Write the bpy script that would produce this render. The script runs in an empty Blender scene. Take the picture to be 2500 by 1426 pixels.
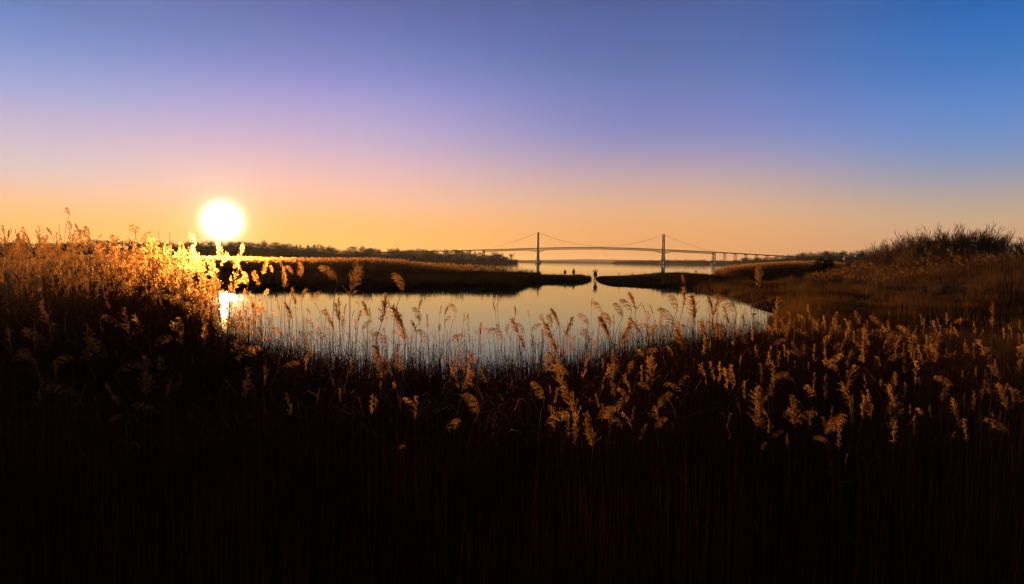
import bpy, math, random
import numpy as np
from mathutils import Matrix, Vector

SC = bpy.context.scene
COL = SC.collection
R = math.radians
rng = np.random.default_rng(7)
random.seed(7)

# ------------------------------------------------------------ camera
F = 1667.0                      # focal length in photograph pixels (2500 wide)
CH = 3.4                        # eye height over the water
PITCH = R(2.53); ROLL = R(0.58)
CAM = np.array([0.0, 0.0, CH])
_f = Vector((0, math.cos(PITCH), -math.sin(PITCH)))
_r0 = Vector((1, 0, 0)); _u0 = _r0.cross(_f)
_r = (_r0 * math.cos(ROLL) + _u0 * math.sin(ROLL)).normalized()
_u = (_u0 * math.cos(ROLL) - _r0 * math.sin(ROLL)).normalized()
cam_d = bpy.data.cameras.new('camera'); cam = bpy.data.objects.new('camera', cam_d); COL.objects.link(cam)
cam_d.sensor_width = 36; cam_d.lens = 36 * F / 2500
cam_d.clip_start = 0.05; cam_d.clip_end = 60000
m = Matrix((( _r.x, _u.x, -_f.x, 0), (_r.y, _u.y, -_f.y, 0), (_r.z, _u.z, -_f.z, CH), (0, 0, 0, 1)))
cam.matrix_world = m
SC.camera = cam
SC.render.resolution_x = 1024; SC.render.resolution_y = 584
Rn, Un, Fn = np.array(_r), np.array(_u), np.array(_f)

def ray(px, py):
    u = (px - 1250) / F; v = (713 - py) / F
    return Fn + u * Rn + v * Un
def at(px, py, d):              # the point seen at a pixel, at forward depth d
    r = ray(px, py); return CAM + r * (d / r[1])
def hor(px):                    # pixel row of the horizon
    u = (px - 1250) / F
    v = -(Fn[2] + u * Rn[2]) / Un[2]
    return 713 - v * F
def gx(px, d):                  # world x for a column at depth d
    return at(px, hor(px), d)[0]
def zat(px, py, d):
    return at(px, py, d)[2]

# ------------------------------------------------------------ sky, sun, exposure
sun_dir = ray(543, 541); sun_dir = sun_dir / np.linalg.norm(sun_dir)
SUN_EL = math.asin(sun_dir[2]); SUN_AZ = math.atan2(sun_dir[0], sun_dir[1])
def lin(c):
    return tuple((x / 255 / 12.92) if x / 255 <= 0.04045 else ((x / 255 + 0.055) / 1.055) ** 2.4 for x in c)

world = bpy.data.worlds.new('World'); SC.world = world; world.use_nodes = True
nt = world.node_tree; nt.nodes.clear()
def N(t, **k):
    n = nt.nodes.new(t)
    for a, b in k.items(): setattr(n, a, b)
    return n
L = lambda a, b: nt.links.new(a, b)
def mth(op, a, b=None, c=None, clamp=False):
    n = N('ShaderNodeMath', operation=op); n.use_clamp = clamp
    for i, v in enumerate((a, b, c)):
        if v is None: continue
        if isinstance(v, (int, float)): n.inputs[i].default_value = v
        else: L(v, n.inputs[i])
    return n.outputs[0]
tc = N('ShaderNodeTexCoord')
nrm = N('ShaderNodeVectorMath', operation='NORMALIZE'); L(tc.outputs['Generated'], nrm.inputs[0])
sep = N('ShaderNodeSeparateXYZ'); L(nrm.outputs[0], sep.inputs[0])
elev = mth('ARCSINE', sep.outputs[2])
azim = mth('ARCTAN2', sep.outputs[0], sep.outputs[1])
efac = mth('MULTIPLY', elev, 1 / R(30), clamp=True)
COLS = {   # sky colours of the dusk, by column of the view and height above the horizon
 20:  [(0,(104,130,190)),(60,(114,138,198)),(120,(128,150,206)),(200,(158,165,215)),(260,(182,172,208)),(320,(198,182,205)),(400,(216,194,194)),(450,(232,190,170)),(500,(248,188,132)),(550,(255,182,102)),(600,(255,172,84))],
 820: [(0,(96,107,170)),(60,(104,115,180)),(120,(114,127,190)),(180,(132,138,202)),(230,(155,150,208)),(300,(182,166,206)),(350,(197,172,200)),(400,(220,180,190)),(450,(235,185,172)),(500,(248,187,148)),(550,(255,184,108)),(610,(253,176,88))],
 1620:[(0,(78,96,154)),(60,(84,103,162)),(120,(91,110,168)),(200,(104,122,180)),(300,(128,132,190)),(350,(147,143,186)),(400,(176,155,176)),(450,(202,168,160)),(500,(222,173,140)),(550,(235,170,112)),(630,(230,158,98))],
 2460:[(0,(42,104,180)),(60,(50,110,184)),(120,(60,116,188)),(200,(80,128,197)),(300,(104,140,200)),(350,(120,145,192)),(400,(140,150,180)),(450,(165,158,165)),(500,(190,165,142)),(550,(206,168,132)),(630,(205,152,112))],
}
ramps = []
for px, st in COLS.items():
    cr = N('ShaderNodeValToRGB'); ramp = cr.color_ramp; ramp.interpolation = 'B_SPLINE'
    pts = []
    for py, c in st:
        r = ray(px, py); e = math.asin(r[2] / np.linalg.norm(r))
        pts.append((max(0, e / R(30)), lin(c)))
    pts.sort()
    top = pts[-1][1]
    pts.append((min(0.97, pts[-1][0] + 0.22), tuple(v * 0.55 for v in top)))
    while len(ramp.elements) > 1: ramp.elements.remove(ramp.elements[-1])
    ramp.elements[0].position = pts[0][0]; ramp.elements[0].color = (*pts[0][1], 1)
    for p, c in pts[1:]:
        e = ramp.elements.new(p); e.color = (*c, 1)
    L(efac, cr.inputs[0]); 
    r = ray(px, 500); ramps.append((math.atan2(r[0], r[1]), cr.outputs[0]))
cur = ramps[0][1]
for i in range(1, 4):
    mr = N('ShaderNodeMapRange', interpolation_type='SMOOTHSTEP'); L(azim, mr.inputs['Value'])
    mr.inputs['From Min'].default_value = ramps[i - 1][0]; mr.inputs['From Max'].default_value = ramps[i][0]
    mx = N('ShaderNodeMix', data_type='RGBA'); L(mr.outputs[0], mx.inputs[0]); L(cur, mx.inputs[6]); L(ramps[i][1], mx.inputs[7])
    cur = mx.outputs[2]
# the sky away from the sunset is dim dusk blue
dot_f = N('ShaderNodeVectorMath', operation='DOT_PRODUCT'); L(nrm.outputs[0], dot_f.inputs[0]); dot_f.inputs[1].default_value = (0, 1, 0)
mr = N('ShaderNodeMapRange', interpolation_type='SMOOTHSTEP'); L(dot_f.outputs['Value'], mr.inputs['Value'])
mr.inputs['From Min'].default_value = 0.15; mr.inputs['From Max'].default_value = 0.72
mx = N('ShaderNodeMix', data_type='RGBA'); L(mr.outputs[0], mx.inputs[0])
mx.inputs[6].default_value = (0.042, 0.040, 0.052, 1); L(cur, mx.inputs[7]); cur = mx.outputs[2]
# sun and its aureole
dot = N('ShaderNodeVectorMath', operation='DOT_PRODUCT'); L(nrm.outputs[0], dot.inputs[0]); dot.inputs[1].default_value = tuple(sun_dir)
ang = mth('MULTIPLY', mth('ARCCOSINE', mth('MINIMUM', dot.outputs['Value'], 0.9999999)), 180 / math.pi)
def glow(width, power, col):
    g = mth('EXPONENT', mth('MULTIPLY', mth('POWER', mth('DIVIDE', ang, width), power), -1.0))
    v = N('ShaderNodeVectorMath', operation='SCALE'); v.inputs[0].default_value = col; L(g, v.inputs['Scale']); return v.outputs[0]
def addv(a, b):
    v = N('ShaderNodeVectorMath', operation='ADD'); L(a, v.inputs[0]); L(b, v.inputs[1]); return v.outputs[0]
cur = addv(cur, glow(.76, 1.8, (24.0, 20.5, 14.0)))
cur = addv(cur, glow(1.95, 1.35, (.42, .36, 0.24)))
cur = addv(cur, glow(6.5, 1.4, (0.06, 0.01, 0.0)))
bg = N('ShaderNodeBackground'); L(cur, bg.inputs[0]); bg.inputs[1].default_value = 1.0
sky = N('ShaderNodeTexSky', sky_type='NISHITA'); sky.sun_disc = False; sky.sun_elevation = SUN_EL; sky.sun_rotation = SUN_AZ
bg2 = N('ShaderNodeBackground'); L(sky.outputs[0], bg2.inputs[0]); bg2.inputs[1].default_value = 0.004
ad = N('ShaderNodeAddShader'); L(bg.outputs[0], ad.inputs[0]); L(bg2.outputs[0], ad.inputs[1])
out = N('ShaderNodeOutputWorld'); L(ad.outputs[0], out.inputs[0])

sd = bpy.data.lights.new('sun', 'SUN'); sd.energy = 5.0; sd.angle = R(0.5); sd.color = (1.0, 0.60, 0.25)
sun = bpy.data.objects.new('sun', sd); COL.objects.link(sun)
sun.rotation_euler = Vector(tuple(-sun_dir)).to_track_quat('-Z', 'Y').to_euler()
SC.view_settings.view_transform = 'Standard'; SC.view_settings.look = 'None'
SC.view_settings.exposure = 0.0; SC.view_settings.gamma = 1.0
SC.cycles.max_bounces = 6; SC.cycles.diffuse_bounces = 2; SC.cycles.glossy_bounces = 3
SC.cycles.transmission_bounces = 4; SC.cycles.transparent_max_bounces = 6; SC.cycles.volume_bounces = 0
SC.cycles.caustics_reflective = False; SC.cycles.caustics_refractive = False

# ------------------------------------------------------------ helpers
def mesh_np(name, V, Fc, mats):
    V = np.asarray(V, dtype=np.float32).reshape(-1, 3); Fc = np.asarray(Fc, dtype=np.int32)
    k = Fc.shape[1]
    me = bpy.data.meshes.new(name)
    me.vertices.add(len(V)); me.vertices.foreach_set('co', V.ravel())
    me.loops.add(Fc.size); me.loops.foreach_set('vertex_index', Fc.ravel())
    me.polygons.add(len(Fc)); me.polygons.foreach_set('loop_start', np.arange(0, Fc.size, k, dtype=np.int32))
    me.update(calc_edges=True)
    for mt in (mats if isinstance(mats, (list, tuple)) else [mats]): me.materials.append(mt)
    return me
def link(name, me, parent=None, loc=None):
    o = bpy.data.objects.new(name, me); COL.objects.link(o)
    if parent is not None: o.parent = parent
    if loc is not None: o.location = loc
    return o
def tag(o, label=None, cat=None, group=None, kind=None):
    if label: o['label'] = label
    if cat: o['category'] = cat
    if group: o['group'] = group
    if kind: o['kind'] = kind
    return o
def empty(name, loc, rz=0):
    o = bpy.data.objects.new(name, None); COL.objects.link(o); o.location = loc; o.rotation_euler = (0, 0, rz)
    o.empty_display_size = 0.2
    return o
def copy_tree(o, parent=None):
    c = o.copy(); COL.objects.link(c); c.parent = parent
    for ch in list(o.children): copy_tree(ch, c)
    return c
class Acc:                                  # collects triangles
    def __init__(s): s.V = []; s.F = []; s.n = 0
    def add(s, V, Fc):
        V = np.asarray(V, dtype=np.float32).reshape(-1, 3); Fc = np.asarray(Fc, dtype=np.int64)
        s.V.append(V); s.F.append(Fc + s.n); s.n += len(V)
    def get(s): return np.concatenate(s.V), np.concatenate(s.F)
    def mesh(s, name, mat): V, Fc = s.get(); return mesh_np(name, V, Fc, mat)
def unit(a): return a / np.maximum(np.linalg.norm(a, axis=-1, keepdims=True), 1e-9)
def tubes(P, Rad, sides=3):                 # P (n,k,3) polylines, Rad (n,k)
    P = np.asarray(P, float); n, k, _ = P.shape
    T = np.gradient(P, axis=1); T = unit(T)
    ref = np.where(np.abs(T[..., 2:3]) > 0.9, np.array([1.0, 0, 0]), np.array([0, 0, 1.0]))
    A = unit(np.cross(T, ref)); B = np.cross(T, A)
    a = np.arange(sides) * 2 * math.pi / sides
    V = P[:, :, None, :] + Rad[:, :, None, None] * (A[:, :, None, :] * np.cos(a)[None, None, :, None] + B[:, :, None, :] * np.sin(a)[None, None, :, None])
    V = V.reshape(-1, 3)
    i = np.arange(n)[:, None, None] * k * sides; j = np.arange(k - 1)[None, :, None] * sides; s = np.arange(sides)[None, None, :]
    s2 = (s + 1) % sides
    a0 = i + j + s; a1 = i + j + s2; b0 = a0 + sides; b1 = a1 + sides
    t = np.stack([np.stack([a0, a1, b1], -1), np.stack([a0, b1, b0], -1)], -2).reshape(-1, 3)
    return V, t
def ribbons(P, W):                          # P (n,k,3), W (n,k,3) half width vectors
    n, k, _ = P.shape
    V = np.stack([P - W, P + W], 2).reshape(-1, 3)
    i = np.arange(n)[:, None] * k * 2; j = np.arange(k - 1)[None, :] * 2
    a = i + j
    t = np.stack([np.stack([a, a + 1, a + 3], -1), np.stack([a, a + 3, a + 2], -1)], -2).reshape(-1, 3)
    return V, t
def slivers(c, d, l, w, g=None):            # thin diamonds at c along d
    g = rng if g is None else g
    n = len(c); d = unit(d); q = unit(np.cross(d, unit(g.normal(size=(n, 3)))))
    l = np.asarray(l).reshape(-1, 1); w = np.asarray(w).reshape(-1, 1)
    V = np.stack([c, c + d * l * .45 + q * w, c + d * l, c + d * l * .45 - q * w], 1).reshape(-1, 3)
    i = np.arange(n) * 4
    return V, np.stack([np.stack([i, i + 1, i + 2], -1), np.stack([i, i + 2, i + 3], -1)], 1).reshape(-1, 3)
def sstep(x, a=0.0, b=1.0):
    t = np.clip((x - a) / (b - a), 0, 1); return t * t * (3 - 2 * t)
def box(acc, c, s, rot=None):
    v = np.array([[x, y, z] for x in (-.5, .5) for y in (-.5, .5) for z in (-.5, .5)]) * np.array(s)
    if rot is not None: v = v @ np.array(rot).T
    v = v + np.array(c)
    f = [[0,1,3],[0,3,2],[4,6,7],[4,7,5],[0,4,5],[0,5,1],[2,3,7],[2,7,6],[0,2,6],[0,6,4],[1,5,7],[1,7,3]]
    acc.add(v, f)
def beam(acc, a, b, w):
    a = np.array(a, float); b = np.array(b, float)
    V, t = tubes(np.stack([a, b])[None], np.full((1, 2), w), 4); acc.add(V, t)

# ------------------------------------------------------------ materials
def mat(name, col, rough=0.9, var=0.35, scale=3.0, col2=None, transl=0.0, fwd=0.0, bump=0.0, objrand=0.0, spec=0.2, metal=0.0, coord='Object'):
    mt = bpy.data.materials.new(name); mt.use_nodes = True; t = mt.node_tree; t.nodes.clear()
    nn = lambda ty, **k: [t.nodes.new(ty)][0]
    o = t.nodes.new('ShaderNodeOutputMaterial')
    geo = t.nodes.new('ShaderNodeNewGeometry')
    no = t.nodes.new('ShaderNodeTexNoise'); no.inputs['Scale'].default_value = scale; no.inputs['Detail'].default_value = 5
    t.links.new(geo.outputs['Position'], no.inputs['Vector'])
    mrn = t.nodes.new('ShaderNodeMapRange'); t.links.new(no.outputs['Fac'], mrn.inputs[0]); mrn.inputs[1].default_value = .3; mrn.inputs[2].default_value = .7
    mix = t.nodes.new('ShaderNodeMix'); mix.data_type = 'RGBA'
    c2 = col2 if col2 else tuple(v * (1 - var) for v in col)
    mix.inputs[6].default_value = (*c2, 1); mix.inputs[7].default_value = (*col, 1)
    t.links.new(mrn.outputs[0], mix.inputs[0])
    cout = mix.outputs[2]
    if objrand > 0:
        oi = t.nodes.new('ShaderNodeObjectInfo'); hs = t.nodes.new('ShaderNodeHueSaturation')
        m2 = t.nodes.new('ShaderNodeMapRange'); t.links.new(oi.outputs['Random'], m2.inputs[0])
        m2.inputs[3].default_value = 1 - objrand; m2.inputs[4].default_value = 1 + objrand * .5
        t.links.new(m2.outputs[0], hs.inputs['Value']); t.links.new(cout, hs.inputs['Color']); cout = hs.outputs[0]
    p = t.nodes.new('ShaderNodeBsdfPrincipled'); t.links.new(cout, p.inputs['Base Color'])
    p.inputs['Roughness'].default_value = rough; p.inputs['Specular IOR Level'].default_value = spec; p.inputs['Metallic'].default_value = metal
    sh = p.outputs[0]
    if bump > 0:
        b = t.nodes.new('ShaderNodeBump'); b.inputs['Strength'].default_value = bump; t.links.new(no.outputs['Fac'], b.inputs['Height']); t.links.new(b.outputs[0], p.inputs['Normal'])
    if transl > 0:
        tr = t.nodes.new('ShaderNodeBsdfTranslucent'); t.links.new(cout, tr.inputs[0])
        ms = t.nodes.new('ShaderNodeMixShader'); ms.inputs[0].default_value = transl
        t.links.new(sh, ms.inputs[1]); t.links.new(tr.outputs[0], ms.inputs[2]); sh = ms.outputs[0]
    if fwd > 0:
        rf = t.nodes.new('ShaderNodeBsdfRefraction'); rf.inputs['IOR'].default_value = 1.04; rf.inputs['Roughness'].default_value = 0.75
        t.links.new(cout, rf.inputs[0])
        ms = t.nodes.new('ShaderNodeMixShader'); ms.inputs[0].default_value = fwd
        t.links.new(sh, ms.inputs[1]); t.links.new(rf.outputs[0], ms.inputs[2]); sh = ms.outputs[0]
    t.links.new(sh, o.inputs[0])
    return mt
M = {}
M['plume'] = mat('reed plume', (0.88, 0.47, 0.15), .8, col2=(0.42, 0.16, 0.04), scale=6, transl=.78, fwd=.35, objrand=.3)
M['stem'] = mat('reed stem', (0.20, 0.095, 0.038), .8, col2=(0.07, 0.03, 0.012), scale=2.5, transl=.12, objrand=.3)
M['bedstem'] = mat('dead reed stems', (0.34, 0.14, 0.05), .8, col2=(0.08, 0.03, 0.012), scale=1.2, transl=.4, spec=.05)
M['leaf'] = mat('reed leaf', (0.26, 0.13, 0.05), .8, col2=(0.11, 0.045, 0.016), scale=4, transl=.4, objrand=.2)
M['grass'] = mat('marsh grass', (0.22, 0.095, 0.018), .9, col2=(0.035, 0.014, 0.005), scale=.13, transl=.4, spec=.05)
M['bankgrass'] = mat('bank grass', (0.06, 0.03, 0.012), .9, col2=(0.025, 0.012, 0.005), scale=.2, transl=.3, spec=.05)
M['dunegrass'] = mat('dune grass', (0.22, 0.10, 0.038), .9, col2=(0.035, 0.015, 0.007), scale=.17, transl=.35, spec=.05)
M['twig'] = mat('bare twigs', (0.26, 0.13, 0.06), .8, scale=2, spec=.1)
M['bark'] = mat('bark', (0.06, 0.04, 0.025), .9, scale=2, spec=.1)
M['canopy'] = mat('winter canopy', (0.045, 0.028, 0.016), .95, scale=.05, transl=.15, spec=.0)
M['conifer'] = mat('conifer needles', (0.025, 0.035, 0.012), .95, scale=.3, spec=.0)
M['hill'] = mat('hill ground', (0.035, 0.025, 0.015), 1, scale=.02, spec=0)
M['sand'] = mat('damp sand', (0.02, 0.016, 0.012), 1, col2=(0.008, 0.007, 0.006), scale=.35, bump=.3, spec=0)
M['steel'] = mat('bridge steel', (0.055, 0.045, 0.02), .8, scale=.2, spec=.1)
M['concrete'] = mat('bridge concrete', (0.07, 0.062, 0.05), .9, scale=.3)
M['wall'] = mat('pale siding', (0.17, 0.17, 0.18), .8, var=.15, scale=.4)
M['roof'] = mat('grey shingle roof', (0.14, 0.145, 0.17), .9, scale=.6)
M['brick'] = mat('chimney brick', (0.22, 0.12, 0.09), .9)
M['glass'] = mat('window glass', (0.03, 0.035, 0.04), .15, var=.1, spec=.5)
M['wood'] = mat('weathered post', (0.07, 0.045, 0.03), .9)
M['cloth_dark'] = mat('dark coat', (0.03, 0.018, 0.012), .9, scale=5)
M['cloth_olive'] = mat('olive coat', (0.14, 0.085, 0.035), .9, scale=5)
M['cloth_brown'] = mat('brown jacket', (0.10, 0.05, 0.03), .9, scale=5)
M['skin'] = mat('skin', (0.4, 0.24, 0.17), .6, var=.1)
M['hair'] = mat('hair', (0.03, 0.02, 0.015), .7)
M['wrack'] = mat('dead reed wrack', (0.34, 0.24, 0.17), .9, col2=(0.12, .07, .045), scale=1, transl=.2)
def emis(name, col, s):
    mt = bpy.data.materials.new(name); mt.use_nodes = True; t = mt.node_tree; t.nodes.clear()
    e = t.nodes.new('ShaderNodeEmission'); e.inputs[0].default_value = (*col, 1); e.inputs[1].default_value = s
    o = t.nodes.new('ShaderNodeOutputMaterial'); t.links.new(e.outputs[0], o.inputs[0]); return mt
M['lamp'] = emis('lamp glow', (1.0, .93, .8), 2.5)

# ------------------------------------------------------------ ground and water
def poly(pts): return np.array([[gx(px, d), d] for px, d in pts])
POND = poly([(500,79),(700,80),(900,82),(1100,84),(1200,83),(1262,84),(1284,92),(1288,109),(1350,115),(1415,115),(1438,121),
    (1442,138),(1442,156),(1451,156),(1453,132),(1460,116),(1475,106),(1560,100),(1640,98),(1700,93),(1780,78),(1830,60),(1862,50),(1886,47),(1880,42),(1860,36),
    (1800,28),(1700,22),(1600,17),(1500,13.5),(1400,11.5),(1250,11),(1000,11),(800,11.5),(650,13),(560,16),(520,22),(505,40),(497,60)])
BAY = np.concatenate([poly([(1010,330),(1080,215),(1140,190),(1200,152),(1290,149),(1380,152),(1440,152),(1470,162),(1600,168),(1735,172),(1765,195),(1790,260),(1812,420),(1850,800),(1900,1500),(2100,2600)]),
    np.array([[2600, 4000], [6000, 13000], [-6000, 13000], [-2600, 4000], [-900, 1150]]), poly([(300,720),(700,620),(900,460)])])
MOUND = np.array([[33,56],[35,70],[38.5,95],[48,120],[70,180],[200,240],[300,100],[200,20],[60,34],[42,44]])
SAND = poly([(1452,118),(1470,107),(1560,101),(1700,95),(1790,92),(1830,120),(1800,165),(1600,165),(1480,156),(1455,140)])
BERM = poly([(1745,118),(1850,112),(1960,108),(2040,150),(1900,240),(1790,230),(1750,150)])
def sdf(P, poly):                # positive inside
    x, y = P[:, 0], P[:, 1]; d2 = np.full(len(P), 1e18); ins = np.zeros(len(P), bool)
    n = len(poly)
    for i in range(n):
        a = poly[i]; b = poly[(i + 1) % n]; ab = b - a
        t = np.clip(((x - a[0]) * ab[0] + (y - a[1]) * ab[1]) / (ab @ ab), 0, 1)
        dx = x - a[0] - t * ab[0]; dy = y - a[1] - t * ab[1]
        d2 = np.minimum(d2, dx * dx + dy * dy)
        c = (a[1] > y) != (b[1] > y)
        with np.errstate(divide='ignore', invalid='ignore'):
            xi = a[0] + (y - a[1]) / (b[1] - a[1] + 1e-12) * ab[0]
        ins ^= c & (x < xi)
    return np.where(ins, 1, -1) * np.sqrt(d2)
def wob(P):
    x, y = P[:, 0], P[:, 1]
    return np.sin(x * .9 + 1.3 * np.sin(y * .31)) * np.sin(y * .7 + x * .23) * .5 + .5 * np.sin(x * .21 + 2) * np.sin(y * .17 + 1)
def ground(P):
    P = np.asarray(P, float)
    w = wsd(P) + .3 * wob(P * 2.1)
    land = .38 * sstep(-w, -.2, 1.6) + .06 * wob(P)
    z = np.where(w > -.2, -.05 - .7 * sstep(w, -.2, 3), land)
    r = np.hypot(P[:, 0], P[:, 1])
    z = z + 1.45 * (1 - sstep(r, 1.2, 3.6))
    z = z + np.where(w < 0, 1, 0) * (2.85 * sstep(sdf(P, MOUND), 0, 17) + 0.8 * sstep(sdf(P, SAND), 1, 16) * sstep(-w, 0, 6) + 1.5 * sstep(sdf(P, BERM), 0, 16))
    return z
def wsd(P):
    P = np.asarray(P, float); a_ = sdf(P, POND) + .9 * wob(P * .42 + 3.0) * sstep(P[:, 1], 14, 24) * (1 - sstep(P[:, 1], 106, 116))
    return np.maximum(a_, sdf(P, BAY) + 1.2 * wob(P * .3) * sstep(P[:, 1], 160, 200)) 
def gz(x, y): return float(ground(np.array([[x, y]]))[0])

th = np.concatenate([np.linspace(-180, -50, 60, endpoint=False), np.linspace(-50, 50, 520, endpoint=False), np.linspace(50, 180, 60, endpoint=False)])
rr = np.concatenate([np.linspace(.4, 12, 40, endpoint=False), 12 * (12200 / 12) ** np.linspace(0, 1, 330)])
TH, RR = np.meshgrid(np.radians(th), rr)
P2 = np.stack([RR * np.sin(TH), RR * np.cos(TH)], -1).reshape(-1, 2)
Z = ground(P2); nth = len(th)
V = np.concatenate([np.column_stack([P2, Z]), [[0, 0, gz(0, 0)]]])
i = np.arange(len(rr) - 1)[:, None] * nth; j = np.arange(nth)[None]; j2 = (j + 1) % nth
quad = np.stack([i + j, i + nth + j, i + nth + j2, i + j2], -1).reshape(-1, 4)
tri = np.concatenate([quad[:, [0, 2, 1]], quad[:, [0, 3, 2]], np.column_stack([np.arange(nth), (np.arange(nth) + 1) % nth, np.full(nth, len(V) - 1)])[:, [1, 0, 2]]])
gm = mat('marsh mud and sand', (0.035, 0.02, 0.011), 1.0, col2=(0.012, 0.007, 0.004), scale=.5, bump=.2, spec=0)
# sand on the bank between pond and bay: material slot by place
me = mesh_np('ground', V, tri, [gm, M['sand']])
cen = V[tri].mean(1)[:, :2]
sidx = (sdf(cen, SAND) > -1 + 2.5 * wob(cen * .7)).astype(np.int32); me.polygons.foreach_set('material_index', sidx)
me.polygons.foreach_set('use_smooth', np.ones(len(tri), bool))
tag(link('ground', me), kind='structure')

# water: one sheet
wm = bpy.data.materials.new('water'); wm.use_nodes = True; t = wm.node_tree; t.nodes.clear()
o_ = t.nodes.new('ShaderNodeOutputMaterial'); geo = t.nodes.new('ShaderNodeNewGeometry')
gl = t.nodes.new('ShaderNodeBsdfGlossy'); gl.inputs['Color'].default_value = (0.93, 0.97, 0.84, 1); gl.inputs['Roughness'].default_value = 0.03
df = t.nodes.new('ShaderNodeBsdfDiffuse'); df.inputs[0].default_value = (0.02, 0.03, 0.035, 1)
fr = t.nodes.new('ShaderNodeFresnel'); fr.inputs[0].default_value = 3.3
ms = t.nodes.new('ShaderNodeMixShader'); t.links.new(fr.outputs[0], ms.inputs[0]); t.links.new(df.outputs[0], ms.inputs[1]); t.links.new(gl.outputs[0], ms.inputs[2])
mp = t.nodes.new('ShaderNodeVectorMath'); mp.operation = 'MULTIPLY'; mp.inputs[1].default_value = (.7, 1.6, 1); t.links.new(geo.outputs['Position'], mp.inputs[0])
n1 = t.nodes.new('ShaderNodeTexNoise'); n1.inputs['Scale'].default_value = 2.2; n1.inputs['Detail'].default_value = 3; t.links.new(mp.outputs[0], n1.inputs['Vector'])
sp = t.nodes.new('ShaderNodeSeparateXYZ'); t.links.new(geo.outputs['Position'], sp.inputs[0])
mr_ = t.nodes.new('ShaderNodeMapRange'); t.links.new(sp.outputs[1], mr_.inputs[0]); mr_.inputs[1].default_value = 125; mr_.inputs[2].default_value = 180; mr_.inputs[3].default_value = .012; mr_.inputs[4].default_value = .03
bp = t.nodes.new('ShaderNodeBump'); bp.inputs['Distance'].default_value = .1; t.links.new(mr_.outputs[0], bp.inputs['Strength']); t.links.new(n1.outputs['Fac'], bp.inputs['Height'])
dp = t.nodes.new('ShaderNodeVectorMath'); dp.operation = 'DOT_PRODUCT'; t.links.new(geo.outputs['Incoming'], dp.inputs[0]); t.links.new(geo.outputs['Normal'], dp.inputs[1])
mrt = t.nodes.new('ShaderNodeMapRange'); t.links.new(dp.outputs['Value'], mrt.inputs[0]); mrt.inputs[1].default_value = .02; mrt.inputs[2].default_value = .15
mxt = t.nodes.new('ShaderNodeMix'); mxt.data_type = 'RGBA'; t.links.new(mrt.outputs[0], mxt.inputs[0]); mxt.inputs[6].default_value = (.92, 1.0, .95, 1); mxt.inputs[7].default_value = (.76, 1.0, .76, 1)
t.links.new(mxt.outputs[2], gl.inputs['Color'])
t.links.new(bp.outputs[0], gl.inputs['Normal']); t.links.new(ms.outputs[0], o_.inputs[0])
a = np.linspace(0, 2 * math.pi, 97)[:-1]
wv = np.concatenate([[[0, 0, 0]], np.column_stack([12100 * np.cos(a), 12100 * np.sin(a), np.zeros(96)])])
wf = [[0, k + 1, (k + 1) % 96 + 1] for k in range(96)]
tag(link('water', mesh_np('water', wv, wf, wm)), kind='structure')

# ------------------------------------------------------------ far land
def far_land(name, prof, depth, kind='structure', jitter=0.0, step=4, material=None):
    """prof: (px, top row, distance) -> a ridge with real thickness behind its shoreline"""
    pr = np.array(prof, float); pxs = np.arange(pr[0, 0], pr[-1, 0] + .1, step)
    top = np.interp(pxs, pr[:, 0], pr[:, 1]); dd = np.interp(pxs, pr[:, 0], pr[:, 2])
    rows = [(-1.5, 0), (.8, .03), (.55, .3), (1, .6), (.9, .85), (-1.5, 1.0)]
    V = []
    for q, (h, f) in enumerate(rows):
        for k in range(len(pxs)):
            d = dd[k] + f * depth
            zt = max(1.0, at(pxs[k], top[k], dd[k] + .6 * depth)[2] + jitter * math.sin(k * 1.7) * math.sin(k * .63))
            z = -1.5 if h < 0 else (.8 if q == 1 else zt * h)
            V.append((gx(pxs[k], d), d, z))
    n = len(pxs); Fc = []
    for q in range(len(rows) - 1):
        for k in range(n - 1):
            a0 = q * n + k; Fc += [[a0, a0 + 1, a0 + n + 1], [a0, a0 + n + 1, a0 + n]]
    for e in (0, n - 1):
        for q in range(1, len(rows) - 1): Fc.append([e, q * n + e, (q + 1) * n + e])
    o = link(name, mesh_np(name, V, Fc, material or M['hill'])); tag(o, kind=kind); return o

LEFT_TOP = [(-500,592),(0,590),(100,592),(200,588),(240,583),(290,586),(400,589),(450,590),(520,588),(600,588),(650,595),(700,596),(730,601),(770,602),(810,606),(850,610),(900,607),(940,611),(985,609),(1040,609),(1070,613),(1080,620),(1092,612),(1130,611),(1150,617),(1170,624),(1200,621),(1225,623),(1240,631),(1262,638),(1272,641)]
LEFT_D = [(-500,760),(700,800),(900,900),(1100,1050),(1272,1240)]
def leftd(px): return float(np.interp(px, [a for a, b in LEFT_D], [b for a, b in LEFT_D]))
def lefttop(px): return float(np.interp(px, [a for a, b in LEFT_TOP], [b for a, b in LEFT_TOP]))
prof = []
for px in range(-500, 1273, 12):
    d = leftd(px) + 60; zt = at(px, lefttop(px), d)[2]
    zt = max(1.6, zt - 6.5)
    prof.append((px, hor(px) - (zt - CH) * F / d, leftd(px)))
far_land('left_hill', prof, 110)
RIGHT_TOP = [(1782,640),(1800,634),(1830,629),(1860,627),(1885,628),(1905,624),(1940,622),(1960,617),(2000,615),(2060,614.5),(2100,613),(2140,611),(2250,610),(2500,614),(3000,610)]
def righttop(px): return float(np.interp(px, [a for a, b in RIGHT_TOP], [b for a, b in RIGHT_TOP]))
def rightd(px): return float(np.interp(px, [1770,1850,1950,2100,3000], [2150,1500,1000,800,700]))
prof = []
for px in range(1780, 3001, 12):
    d = rightd(px) + 70; zt = max(1.6, at(px, righttop(px), d)[2] - 6)
    prof.append((px, hor(px) - (zt - CH) * F / d, rightd(px)))
far_land('right_hill', prof, 130)
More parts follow.
